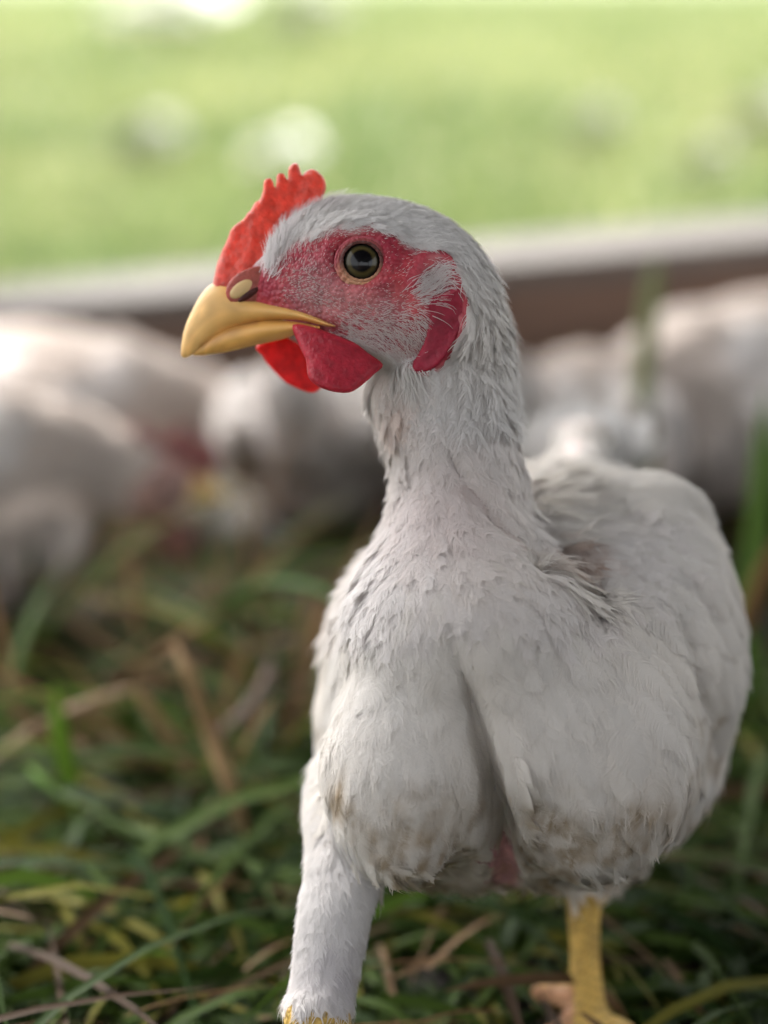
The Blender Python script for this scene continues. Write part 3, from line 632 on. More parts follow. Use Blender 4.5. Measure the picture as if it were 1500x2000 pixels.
# ---- comb -----------------------------------------------------------
def zp(L): return [(340+a/2.0833, 300+b/2.0833) for a, b in L]
COMB = zp([(160,560),(158,520),(178,440),(200,385),(222,330),(238,298),(262,278),(280,268),(298,243),(314,230),(330,198),(346,186),(358,158),(368,112),(384,100),(398,106),(412,138),(419,92),(436,79),(452,86),(461,102),(466,60),(484,38),(502,44),(512,72),(522,86),(534,76),(560,64),(588,74),(608,98),(617,130),(608,172),(592,205),(560,250),(500,300),(440,370),(400,440),(380,500),(330,560),(230,590),(190,590)])
def comb_T(u, v, sd):
    t = np.clip(sd/10, 0, 1); base = np.sqrt(np.clip(1-(1-t)**2, 0, 1)); q, _ = polyline_dist(u, v, [(440,575),(500,545),(540,470),(620,400)])
    return base*(1.0+2.7*np.exp(-(q/55)**2))*(1+.05*np.sin(u*.16+v*.05))
def comb_C(u, v, sd):
    c = np.tile([.84, .10, .06], (len(u), 1)); r_ = np.exp(-(sd/7)**2)[:, None]; c = c*(1-.35*r_)+np.array([.75, .2, .13])*.35*r_
    q = (sstep(500, 560, v)*(1-sstep(480, 520, u)))[:, None]; return c*(1-.35*q)+np.array([.66, .16, .14])*.35*q
Vc, Fc, Cc = fleshy(COMB, lambda u, v: 0*u-.5+.8*np.sin(u*.035), comb_T, 10, 3, sub=3, colf=comb_C)
Nc = vnormals(Vc, [Fc], 1); Vc = Vc+Nc*((vnoise(Vc, .0016, 41)-.5)*.0004)[:, None]
part('comb', mk_mesh('comb', Vc, [Fc], [M_comb], True, Cc))
# ---- wattles --------------------------------------------------------
WN = [(572,634),(578,662),(590,688),(598,705),(600,730),(608,745),(626,757),(650,765),(682,767),(706,753),(732,730),(748,712),(720,690),(690,668),(650,652),(610,638)]
WF = [(500,676),(512,694),(522,710),(540,730),(560,748),(585,760),(608,767),(624,760),(640,740),(640,690),(600,660),(540,660)]
wcol = lambda base: (lambda u, v, sd: np.tile(base, (len(u), 1))*(1+.25*np.exp(-(sd/6)**2))[:, None])
Vw, Fw, Cw = fleshy(WN, lambda u, v: -13.5-.045*(v-640)+.00035*(u-650)**2, 1.9, 16, 3, sub=3, colf=wcol([.50, .03, .055]))
part('wattle', mk_mesh('wattle', Vw, [Fw], [M_comb], True, Cw))
Vw, Fw, Cw = fleshy(WF, lambda u, v: 9+.03*(v-660)+0*u, 1.2, 14, 3, sub=3, colf=wcol([.72, .03, .035]))  # far wattle's brighter red puts light from behind into its colour
part('wattle', mk_mesh('wattle', Vw, [Fw], [M_comb], True, Cw))
# ear lobe
EL = [(838,584),(868,572),(894,560),(906,590),(909,612),(904,640),(887,676),(861,710),(834,728),(810,728),(804,712),(818,690),(828,665),(834,626)]
c0, n0 = SK.hit(860, 640); _, _, dl = UVD(c0[None]); c1, _ = SK.hit(830, 715); _, _, dl1 = UVD(c1[None])
dlob = lambda u, v: float(dl[0])+.5+(float(dl1[0])-float(dl[0]))*(v-640)/75+.0005*(u-850)**2
def lobeT(u, v, sd):
    t = np.clip(sd/9, 0, 1); outer = np.exp(-(polyline_dist(u, v, RIM[5:])[0]/12)**2); return np.sqrt(np.clip(1-(1-t)**2, 0, 1))*(1.3+1.3*outer)
Ve, Fe, Ce = fleshy(EL, dlob, lobeT, 9, 3, sub=3, colf=lambda u, v, sd: np.tile([.40, .028, .06], (len(u), 1))*(1+.3*np.exp(-(sd/8)**2))[:, None])
part('ear_lobe', mk_mesh('ear_lobe', Ve, [Fe], [M_comb], True, Ce))

# ---- beak -----------------------------------------------------------
def beak(name, tab, cfun, nph=28, pw=2.0):
    x, (tp_, bt_, hw_) = interp_rows(tab, 4); a = np.linspace(0, 2*np.pi, nph, endpoint=False); rr = []
    for i in range(len(x)):
        c = (tp_[i]+bt_[i])/2; h = (bt_[i]-tp_[i])/2
        rr.append(P(np.full(nph, x[i]), c+h*sup(np.cos(a), pw), hw_[i]*sup(np.sin(a), 2.2)))
    g = Geo(); loft(g, rr); Vv = np.concatenate(g.V); uu, vv, dd = UVD(Vv)
    return part(name, mk_mesh(name, Vv, g.F, [M_horn], True, cfun(uu, vv, dd, Vv)))
def headhalf(u): return spline(np.array([u], float), HEAD[:, 0], HEAD[:, 3])[0]
def hornc(u, v, d, p):
    c = np.tile([.68, .39, .12], (len(u), 1)); t = (1-sstep(365, 450, u))[:, None]; c = c*(1-.5*t)+np.array([.84, .52, .18])*.5*t
    s = vnoise(p, .003, 51)[:, None]; c = c*(.86+.28*s); q, _ = polyline_dist(u, v, [(396,676),(440,650),(500,630)]); q = (.45*np.exp(-(q/6)**2))[:, None]; c = c*(1-q)+np.array([.33, .15, .07])*q
    sr = (vnoise(np.stack([np.hypot(u-470, (v-700)*1.1)*1.0, 0*u], 1), 5., 53)-.5)[:, None]*(1-sstep(420, 520, u))[:, None]; c = c*(1+.3*sr)
    g_ = (sstep(600, 650, u))[:, None]; return c*(1-.3*g_)+np.array([.62, .30, .14])*.3*g_
beak('upper_beak', [(353.5,682,694,.5),(357,655,699,1.2),(362,637,699,1.9),(372,613,695,2.7),(385,588,689,3.4),(400,566,678,4.2),(420,552,664,5.2),(445,552,650,6.3),(475,570,639,7.6),(510,583,632,8.9),(550,592,629,10.6),(590,603,631,12.3),(620,616,637,13.3),(645,629,641,13.9),(655,634,640,13.5)], hornc)
def lowc(u, v, d, p): return hornc(u, v, d, p)*np.array([.93, .87, .75])
beak('lower_beak', [(378,684,695,.8),(392,672,695,2.2),(415,652,692,3.7),(445,636,687,5.4),(480,626,679,7.1),(515,620,671,8.7),(550,620,663,10.2),(580,624,655,11.6),(605,630,649,12.6),(625,635,645,12.9)], lowc)
# ---- nostril: pale flap with a dark slit under a fleshy cere ---------
def surf_ell(name, u0, v0, ru, rv, rd, rot, off, colr, m, parent=chick, Csk=None):
    c, nr = SK.hit(u0, v0) if Csk is None else Csk
    g = Geo(); nr = norm(nr*.5-FWD*.6); ax = norm(RT*math.cos(rot)-UP*math.sin(rot)); ax = norm(ax-(ax@nr)*nr); ay = np.cross(nr, ax)
    ball(g, c+nr*off, (ru*.125e-3, rv*.125e-3, rd*1e-3), np.stack([ax, ay, nr], 1), 12)
    return part(name, mk_mesh(name, np.concatenate(g.V), g.F, [m], True, np.tile(colr, (g.n, 1))), parent)
bm_n = P(480, 563, -6.2)
cer = surf_ell('cere', 488, 560, 52, 33, 1.1, -.45, 0, (.50, .13, .10), M_comb, Csk=(P(490, 558, -6.2), -FWD))
surf_ell('nostril_flap', 476, 564, 29, 14.5, .8, -.62, 0, (.62, .42, .19), M_horn, Csk=(P(474, 563, -6.75), -FWD))
surf_ell('nostril', 490, 570, 27, 7, .7, -.58, 0, (.10, .025, .02), M_comb, Csk=(P(488, 574, -6.85), -FWD))

# ---- eye --------------------------------------------------------------
M_eye, n, b = mat('chicken_eye')
tc = nd(n, 'ShaderNodeTexCoord'); sp = nd(n, 'ShaderNodeSeparateXYZ'); n.links.new(tc.outputs['Object'], sp.inputs[0])
cx_ = nd(n, 'ShaderNodeCombineXYZ'); n.links.new(sp.outputs[0], cx_.inputs[0]); n.links.new(sp.outputs[1], cx_.inputs[1])
ln = nd(n, 'ShaderNodeVectorMath', operation='LENGTH'); n.links.new(cx_.outputs[0], ln.inputs[0])
sc = nd(n, 'ShaderNodeMath', operation='MULTIPLY'); sc.inputs[1].default_value = 1/.0062; n.links.new(ln.outputs['Value'], sc.inputs[0])
no = nd(n, 'ShaderNodeTexNoise'); no.inputs['Scale'].default_value = 900; n.links.new(tc.outputs['Object'], no.inputs['Vector'])
ma = nd(n, 'ShaderNodeMath', operation='MULTIPLY_ADD'); ma.inputs[1].default_value = .06; n.links.new(no.outputs[0], ma.inputs[0]); n.links.new(sc.outputs[0], ma.inputs[2])
cr = nd(n, 'ShaderNodeValToRGB'); n.links.new(ma.outputs[0], cr.inputs[0]); e = cr.color_ramp.elements
e[0].position = .42; e[0].color = (.002, .002, .003, 1); e[1].position = .46; e[1].color = (.038, .029, .010, 1)
for ps, c in ((.52, (.065, .050, .016, 1)), (.60, (.04, .034, .014, 1)), (.655, (.008, .008, .007, 1)), (.86, (.008, .008, .008, 1))):
    k = cr.color_ramp.elements.new(ps); k.color = c
n.links.new(cr.outputs[0], b.inputs['Base Color']); b.inputs['Roughness'].default_value = .28; b.inputs['Coat Weight'].default_value = .55; b.inputs['Specular IOR Level'].default_value = .1; b.inputs['Coat Roughness'].default_value = .02; b.inputs['Coat IOR'].default_value = 1.45
ec, en = SK.hit(*EYE); rc = [SK.hit(EYE[0]+52*math.cos(a), EYE[1]+52*math.sin(a))[0] for a in np.linspace(0, 6.283, 12)]
en = norm(en*.15-FWD*.85+UP*.02); rc = np.mean(rc, 0); RE = .0062; ecen = rc-en*(.0047)
g = Geo(); ball(g, (0, 0, 0), (RE, RE, RE), None, 32); mee = mk_mesh('eye', np.concatenate(g.V), g.F, [M_eye], True)
eo = bpy.data.objects.new('eye', mee); COL.objects.link(eo); eo.parent = chick; eo.matrix_parent_inverse = Matrix.Translation(-chick.location)
eo.location = ecen; eo.rotation_euler = Vector(en).to_track_quat('Z', 'Y').to_euler()
# eyelid: a soft ring around the eye
g = Geo(); ax = norm(RT-(RT@en)*en); ay = np.cross(en, ax); A = np.linspace(0, 2*np.pi, 72, endpoint=False); B = np.linspace(0, 2*np.pi, 16, endpoint=False)
def lidring(rad, thick, off, C, flat=1., squash=1.):
    rr = []
    for a in A:
        rdir = ax*math.cos(a)+ay*math.sin(a)*squash; th = thick*(1+.12*math.sin(a*23)+.1*math.sin(a*2+1))
        rr.append(rc+rdir*rad+en*off+(np.cos(B)[:, None]*norm(rdir)+np.sin(B)[:, None]*en*flat)*th)
    rr = np.array(rr); g.add(rr.reshape(-1, 3), ring_faces(len(A)+1, 16)[:0], None); g.n -= 0
    i = np.arange(len(A))[:, None]; j = np.arange(16)[None]; f = np.stack([i*16+j, i*16+(j+1) % 16, ((i+1) % len(A))*16+(j+1) % 16, ((i+1) % len(A))*16+j], -1).reshape(-1, 4)
    g.V.pop(); g.F.pop(); g.C.pop(); g.U.pop(); g.n -= len(A)*16
    low = np.clip(np.sin(A), -1, 1); cc = np.array([C[0]*(max(0, -l))+C[1]*(1-max(0, -l)) for l in low*1.0])
    g.add(rr.reshape(-1, 3), f, np.repeat(cc, 16, 0))
dk = np.array([.10, .03, .025]); og = np.array([.60, .30, .17])
sgn = 1 if (ay@UP) > 0 else -1
ay = ay*sgn
lidring(.00472, .00042, .0003, (og*.8, dk), 1., .97)
lidring(.0053, .00050, .0001, (og, np.array([.26, .05, .05])), .7, .97)
lidring(.0060, .00045, -.0003, (og*.85, np.array([.38, .07, .09])), .7, .97)
part('eyelid', g.mesh('eyelid', [M_body]))

# =================================================================== GROUND
def mound(x, y): return 0*x
gx = np.concatenate([np.linspace(-60, -3, 30), np.linspace(-2.9, 2.9, 150), np.linspace(3, 60, 30)])
gy = np.concatenate([np.linspace(-6, 0, 20), np.linspace(.05, 3, 120), np.linspace(3.2, 90, 60)])
X, Y = np.meshgrid(gx, gy); Z = (vnoise(np.stack([X.ravel(), Y.ravel()], 1), .13, 61)-.5)*.018*(np.abs(Y.ravel()) < 3)
Z = Z+.052*np.maximum(Y.ravel()-3, 0)
Z = np.where((np.abs(X.ravel()) < .25) & (Y.ravel() < .62) & (Y.ravel() > .2), Z*.2-.002, Z)
M_soil, n, b = mat('soil'); tc = nd(n, 'ShaderNodeTexCoord'); no = nd(n, 'ShaderNodeTexNoise'); no.inputs['Scale'].default_value = 9; no.inputs['Detail'].default_value = 8
cr = nd(n, 'ShaderNodeValToRGB'); n.links.new(tc.outputs['Object'], no.inputs[0]); n.links.new(no.outputs[0], cr.inputs[0])
cr.color_ramp.elements[0].position = .35; cr.color_ramp.elements[0].color = (.010, .008, .006, 1); cr.color_ramp.elements[1].position = .7; cr.color_ramp.elements[1].color = (.035, .026, .016, 1)
sp = nd(n, 'ShaderNodeSeparateXYZ'); n.links.new(tc.outputs['Object'], sp.inputs[0]); mr = nd(n, 'ShaderNodeMapRange'); mr.inputs['From Min'].default_value = 1.4; mr.inputs['From Max'].default_value = 2.2; n.links.new(sp.outputs[1], mr.inputs[0])
mix = nd(n, 'ShaderNodeMix', data_type='RGBA'); n.links.new(mr.outputs[0], mix.inputs[0]); n.links.new(cr.outputs[0], mix.inputs[6])
n2 = nd(n, 'ShaderNodeTexNoise'); n2.inputs['Scale'].default_value = 1.3; n2.inputs['Detail'].default_value = 6; n.links.new(tc.outputs['Object'], n2.inputs[0]); c2 = nd(n, 'ShaderNodeValToRGB'); n.links.new(n2.outputs[0], c2.inputs[0])
c2.color_ramp.elements[0].position = .3; c2.color_ramp.elements[0].color = (.09, .125, .045, 1); c2.color_ramp.elements[1].position = .7; c2.color_ramp.elements[1].color = (.17, .19, .09, 1)
n.links.new(c2.outputs[0], mix.inputs[7]); n.links.new(mix.outputs[2], b.inputs['Base Color']); b.inputs['Roughness'].default_value = .9
bu = nd(n, 'ShaderNodeBump'); bu.inputs['Distance'].default_value = .01; n.links.new(no.outputs[0], bu.inputs['Height']); n.links.new(bu.outputs[0], b.inputs['Normal'])
tag(link('ground', mk_mesh('ground', np.stack([X.ravel(), Y.ravel(), Z], 1), ring_faces(len(gy), len(gx), False), [M_soil])), kind='structure')

# =================================================================== GRASS
def blades(g, root, dirs, L, W, bend, C, k=6, rg=rng, tw=0.):
    """curved tapering blades. dirs: initial unit direction, bend: sag towards the horizontal"""
    n = len(root); q = np.linspace(0, 1, k); hor = norm(dirs*np.array([1, 1, 0])+1e-6)
    pts = root[:, None]+dirs[:, None]*(L[:, None]*q)[..., None]+(hor[:, None]*.55-np.array([0, 0, 1.]))*((L*bend)[:, None]*q**2)[..., None]
    pts[:, :, 2] = np.maximum(pts[:, :, 2], .002)
    tg = norm(np.gradient(pts, axis=1)); sd = norm(np.cross(tg, np.array([0, 0, 1.])+1e-3)); a = rg.random(n)*6.28 if tw else rg.normal(size=n)*.6
    nrm = np.cross(sd, tg); sd = sd*np.cos(a)[:, None, None]+nrm*np.sin(a)[:, None, None]
    wp = (W[:, None]*np.array([.55, .9, 1, .9, .6, .08][:k] if k == 6 else np.linspace(1, .1, k))[None])[..., None]
    fold = nrm*wp*.35
    A = np.stack([pts-sd*wp+fold, pts, pts+sd*wp+fold], 2).reshape(-1, 3); base = (np.arange(n)*3*k)[:, None, None]
    f = np.array([[3*i+j, 3*i+j+1, 3*i+j+4, 3*i+j+3] for i in range(k-1) for j in (0, 1)])[None]
    Cc = C[:, None, :]*(1+(q[None, :, None]-.5)*.25); g.add(A, (base+f).reshape(-1, 4), np.repeat(Cc.reshape(-1, 3), 3, 0))
def rdir(n, rg, lo=.3, hi=1.3):
    az = rg.random(n)*6.283; el = lo+(hi-lo)*rg.random(n); return np.stack([np.cos(az)*np.cos(el), np.sin(az)*np.cos(el), np.sin(el)], 1)
rg = np.random.default_rng(5)
def greens(n, rg, lo=(.012, .03, .006), hi=(.06, .10, .014)):
    t = rg.random((n, 1)); c = np.array(lo)*(1-t)+np.array(hi)*t; y = (rg.random((n, 1)) < .12); return np.where(y, np.array([.14, .13, .02]), c)
def browns(n, rg): t = rg.random((n, 1)); return np.array([.05, .03, .017])*(1-t)+np.array([.20, .12, .06])*t
def sample_ground(n, y0, y1, rg, spread=.36, p=1.):
    y = y0+(y1-y0)*rg.random(n)**p; x = (rg.random(n)*2-1)*(.10+spread*y); return np.stack([x, y, 0*x], 1)
# low grass around the feet and up to the rail
g = Geo(); n_ = 7500; r0 = sample_ground(n_, .22, 1.15, rg)
keep = np.hypot(r0[:, 0]-fr_[0], r0[:, 1]-fr_[1]) > .03; zone = ((r0[:, 1] < .5) & (r0[:, 0] > -.045) & (r0[:, 0] < .11)); keep &= (r0[:, 1] < .70) | (rg.random(n_) < .2); r0 = r0[keep]; zone = zone[keep]; n_ = len(r0)
L = (.035+.11*rg.random(n_)**1.4)*np.where(zone, .45, 1); blades(g, r0, rdir(n_, rg, .1, .9), L, .0010+.0015*rg.random(n_), .5+.5*rg.random(n_), greens(n_, rg), rg=rg)
tag(link('grass', g.mesh('grass', [M_grass])), kind='stuff', label='low green grass growing around the chicken feet', cat='grass')
g = Geo(); n_ = 900; r0 = sample_ground(n_, .2, 1.1, rg); L = .03+.07*rg.random(n_); r0[:, 2] = .002+.012*rg.random(n_)
zone = ((r0[:, 1] < .5) & (r0[:, 0] > -.045) & (r0[:, 0] < .11)); L = L*np.where(zone, .5, 1)
blades(g, r0, rdir(n_, rg, -.05, .35), L, .0008+.0012*rg.random(n_), .1+.2*rg.random(n_), browns(n_, rg), rg=rg)
tag(link('straw', g.mesh('straw', [M_grass])), kind='stuff', label='dry brown straw and dead grass lying on the soil', cat='straw')
# taller loose blades in the left middle ground, leaning across each other
for col_, nm_, lb_ in ((1, 'grass', 'tall loose green blades leaning across each other at the left'), (0, 'straw', 'tall dry stems leaning among the loose green blades at the left')):
    n_ = 95 if col_ else 80; g = Geo(); uu_ = rg.random(n_)*700-80; DD_ = .60+.22*rg.random(n_); r0 = np.stack([(uu_-750)*K*DD_, DD_*1.0, 0*DD_], 1)
    dd_ = norm(np.stack([rg.normal(size=n_)*.9, rg.normal(size=n_)*.3, .35+.6*rg.random(n_)], 1)); L = .05+.09*rg.random(n_)
    blades(g, r0, dd_, L, (.0016 if col_ else .0009)+.0012*rg.random(n_), (.25+.5*rg.random(n_))*(1 if col_ else .3), (greens(n_, rg, (.02, .045, .01), (.09, .13, .02)) if col_ else browns(n_, rg)*1.5), rg=rg)
    tag(link(nm_, g.mesh(nm_, [M_grass])), kind='stuff', label=lb_, cat='grass')
# right edge and behind
# meadow behind the rail
g = Geo(); n_ = 52000; y = 1.45+13*rg.random(n_)**1.6; x = (rg.random(n_)*2-1)*(.25+.38*y); r0 = np.stack([x, y, .052*np.maximum(y-3, 0)], 1)
L = (.04+.05*rg.random(n_))*(1+.06*y); tn = sstep(.25, .75, .6*vnoise(r0[:, :2], .4, 71)+.4*vnoise(r0[:, :2]*np.array([1, .5]), 1.1, 72))[:, None]
Cg = np.array([.11, .16, .05])*(1-tn)+np.array([.25, .275, .11])*tn; Cg = Cg*(1-.35*sstep(3, 12, y)[:, None])+np.array([.21, .27, .12])*.35*sstep(3, 12, y)[:, None]; Cg = Cg*(.8+.4*rg.random((n_, 1))); Cg = np.where(rg.random((n_, 1)) < .07, np.array([.45, .42, .22]), Cg)  # far blades mixed toward a paler tone, haze put into their colour
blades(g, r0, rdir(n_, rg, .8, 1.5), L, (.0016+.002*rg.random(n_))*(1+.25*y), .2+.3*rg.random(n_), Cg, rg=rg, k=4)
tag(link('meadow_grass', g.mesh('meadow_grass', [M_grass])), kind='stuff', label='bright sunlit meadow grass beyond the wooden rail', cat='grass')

# single blades and stems that read on their own -------------------
def single(name, label, pts, rad, col, cat, flat=.25):
    """a blade through given world points; rad in m"""
    pts = np.array(pts); t = np.linspace(0, 1, 24); tp = np.linspace(0, 1, len(pts)); q = np.stack([spline(t, tp, pts[:, k]) for k in range(3)], 1)
    g = Geo(); r = rad*1.05*np.clip(np.minimum(.6+t*2, (1.02-t)*3.2), .08, 1); tube(g, q, r, 8, col, flat)
    me = g.mesh(name, [M_grass]); o = link(name, me); base = Vector(q[0]); me.transform(Matrix.Translation(-base)); o.location = base
    return tag(o, label, cat)
def path(L): return [PD(a, b_, D) for a, b_, D in L]
GR = (.10, .19, .035); GR2 = (.13, .24, .02); DK = (.06, .10, .03); ST = (.30, .20, .10); ST2 = (.27, .19, .12)
single('grass_blade', 'broad green blade arching low behind the left side of the breast', path([(395,1260,.72),(430,1195,.70),(500,1148,.68),(580,1140,.67),(660,1175,.66),(700,1260,.66)]), .0045, (.10, .19, .06), 'grass blade')
single('grass_blade', 'upright bright green blade at the far left above the straw', path([(165,1640,.62),(140,1540,.62),(118,1430,.62),(105,1330,.62)]), .0032, GR2, 'grass blade')
single('grass_blade', 'slanting green blade crossing below the bright upright one at left', path([(215,1680,.60),(150,1590,.60),(90,1530,.60),(40,1480,.61)]), .0026, GR, 'grass blade')
single('grass_blade', 'long dull green blade falling diagonally from the resting hens toward the breast', path([(600,1340,.72),(480,1260,.72),(360,1190,.74),(180,1100,.78)]), .0036, DK, 'grass blade')
single('grass_blade', 'dark green blade slanting up to the left of the dry leaning stalk', path([(130,1360,.7),(230,1290,.7),(330,1220,.7)]), .003, DK, 'grass blade')
single('dry_stalk', 'thick tan stalk leaning down to the right left of the thigh', path([(500,1690,.60),(450,1540,.60),(410,1430,.61),(370,1320,.61),(335,1245,.62)]), .0030, ST, 'dry stalk', .7)
single('dry_stalk', 'pale tan stalk rising to the right from the far left edge', path([(-20,1490,.64),(80,1420,.64),(190,1370,.64),(300,1335,.65)]), .0030, ST2, 'dry stalk', .7)
single('dry_stalk', 'tan stalk bent between the leaning stalk and the green upright blade', path([(400,1560,.64),(350,1470,.64),(290,1380,.64),(260,1330,.64)]), .0026, ST, 'dry stalk', .7)
single('dry_stalk', 'short greyish stalk curving up beside the breast edge', path([(430,1430,.66),(480,1390,.66),(520,1330,.66),(530,1280,.66)]), .0030, (.26, .20, .17), 'dry stalk', .7)
single('grass_blade', 'yellow green blade lying flat at the lower left', path([(-40,1680,.64),(100,1712,.62),(240,1752,.60),(370,1780,.60)]), .0028, (.22, .26, .02), 'grass blade')
single('grass_blade', 'bright green blade lying flat against the feathered leg', path([(330,1898,.56),(430,1884,.56),(500,1866,.56),(590,1852,.56)]), .0026, (.16, .28, .02), 'grass blade')
single('grass_blade', 'broad mid green blade lying low at the bottom left corner', path([(-30,1730,.60),(110,1775,.58),(250,1850,.56),(350,1885,.56)]), .0034, (.07, .15, .03), 'grass blade')
single('grass_blade', 'green blade slanting between the two legs', path([(980,2000,.56),(930,1920,.56),(880,1860,.57),(850,1830,.57)]), .0030, (.08, .15, .04), 'grass blade')
single('tall_grass_stem', 'tall green stem rising behind the wing toward the rail', path([(1290,1150,1.1),(1262,960,1.1),(1255,760,1.1),(1275,560,1.1),(1290,480,1.1)]) if False else path([(1290,1150,.86),(1262,960,.86),(1255,760,.86),(1275,560,.86),(1285,500,.86)]), .0045, (.22, .24, .11), 'grass stem', .6)
single('tall_grass_stem', 'tall green stem along the right edge beside the white hen', path([(1440,1250,.75),(1475,1080,.75),(1492,900,.75),(1500,760,.75)]), .0045, (.10, .18, .03), 'grass stem', .6)
single('dry_stalk', 'brown stalk leaning behind the wing at the right edge', path([(1440,1260,.72),(1480,1150,.72),(1530,1040,.72)]), .0032, (.20, .11, .04), 'dry stalk', .7)
single('tall_grass_stem', 'short green stem right of the body below the white hen', path([(1475,1480,.72),(1465,1320,.72),(1450,1180,.72)]), .0040, (.10, .18, .03), 'grass stem', .6)

# =================================================================== RAIL AND UNSEEN SHADE COVER
def wood(name, c0, c1, sc=(3, 40, 40)):
    m, n, b = mat(name); tc = nd(n, 'ShaderNodeTexCoord'); mp = nd(n, 'ShaderNodeMapping'); mp.inputs['Scale'].default_value = sc; no = nd(n, 'ShaderNodeTexNoise'); no.inputs['Scale'].default_value = 2; no.inputs['Detail'].default_value = 8
    cr = nd(n, 'ShaderNodeValToRGB'); cr.color_ramp.elements[0].position = .3; cr.color_ramp.elements[0].color = (*c0, 1); cr.color_ramp.elements[1].position = .7; cr.color_ramp.elements[1].color = (*c1, 1)
    n.links.new(tc.outputs['Object'], mp.inputs[0]); n.links.new(mp.outputs[0], no.inputs[0]); n.links.new(no.outputs[0], cr.inputs[0]); n.links.new(cr.outputs[0], b.inputs['Base Color']); b.inputs['Roughness'].default_value = .85
    bu = nd(n, 'ShaderNodeBump'); bu.inputs['Distance'].default_value = .003; n.links.new(no.outputs[0], bu.inputs['Height']); n.links.new(bu.outputs[0], b.inputs['Normal']); return m
M_wood = wood('brown_timber', (.06, .034, .022), (.13, .078, .055)); M_pale = wood('weathered_timber', (.065, .056, .050), (.12, .105, .095))
def bevbox(name, size, m, parent=None, loc=(0, 0, 0), rot=(0, 0, 0), bev=.004):
    bm = bmesh.new(); bmesh.ops.create_cube(bm, size=1); bmesh.ops.scale(bm, vec=size, verts=bm.verts); bmesh.ops.bevel(bm, geom=bm.edges[:], offset=bev, segments=2, affect='EDGES', profile=.6)
    me = bpy.data.meshes.new(name); bm.to_mesh(me); bm.free(); me.materials.append(m); o = bpy.data.objects.new(name, me); COL.objects.link(o); o.location = loc; o.rotation_euler = rot
    if parent: o.parent = parent
    return o
a_, b2 = PD(0, 584, 1.24), PD(1500, 444, 1.16); ctr = (a_+b2)/2; dirx = norm(b2-a_)
rail = empty('wooden_rail', (ctr[0], ctr[1], ctr[2])); rail.rotation_euler = (0, -math.asin(dirx[2]), math.atan2(dirx[1], dirx[0]))
bevbox('board', (2.2, .045, .17), M_wood, rail, (0, 0, -.105))
bevbox('cap', (2.2, .052, .016), M_pale, rail, (0, .002, -.006), (R(14), 0, 0))
tag(rail, 'long brown timber rail with pale weathered cap running behind the hens', 'wooden rail')
M_metal, n, b = mat('roof_sheet'); b.inputs['Base Color'].default_value = (.32, .31, .30, 1); b.inputs['Metallic'].default_value = .6; b.inputs['Roughness'].default_value = .55; noise_bump(n, b, 20, .2, .002)
sh = empty('shade_shelter', (0, 0, 0)); tag(sh, 'unseen low open sided cover added to shade the hens', 'shade_shelter')
SHADE_ROOF = (-.43, .80, -.9, 1.44)  # unseen cover on posts, extent set to shade bird and hens
xx = np.arange(SHADE_ROOF[0], SHADE_ROOF[1]+.001, .0095); zz = .74+.008*np.sin(xx*2*np.pi/.076)
g = Geo(); VV = np.concatenate([np.stack([xx, xx*0+yy, zz+dz], 1) for yy, dz in ((SHADE_ROOF[2], 0), (SHADE_ROOF[3], .0), (SHADE_ROOF[3], .0012), (SHADE_ROOF[2], .0012))]); nx = len(xx)
g.add(VV, np.array([[r_*nx+i, r_*nx+i+1, ((r_+1) % 4)*nx+i+1, ((r_+1) % 4)*nx+i] for r_ in range(4) for i in range(nx-1)]))
o = link('shade_roof', g.mesh('shade_roof', [M_metal], True)); o.parent = sh
for px_ in (SHADE_ROOF[0]+.05, SHADE_ROOF[1]-.05):
    for py_ in (SHADE_ROOF[2]+.05, SHADE_ROOF[3]-.03): bevbox('post', (.04, .04, .726), M_wood, sh, (px_, py_, .363))
for py_ in (SHADE_ROOF[2]+.05, SHADE_ROOF[3]-.03): bevbox('beam', (SHADE_ROOF[1]-SHADE_ROOF[0]-.145, .035, .04), M_wood, sh, ((SHADE_ROOF[0]+SHADE_ROOF[1])/2, py_, .705))

for k_ in range(2): bevbox('shade_side_board', (.016, 1.3, .112), M_wood, sh, (SHADE_ROOF[1]-.02, -.2, .06+k_*.118))  # unseen boards added to darken the bird's right side
# unseen boards added behind the camera to darken the bird's front
for k_ in range(3): bevbox('shade_back_board', (SHADE_ROOF[1]-SHADE_ROOF[0]-.1, .016, .112), M_wood, sh, ((SHADE_ROOF[0]+SHADE_ROOF[1])/2, SHADE_ROOF[2]+.02, .06+k_*.118))

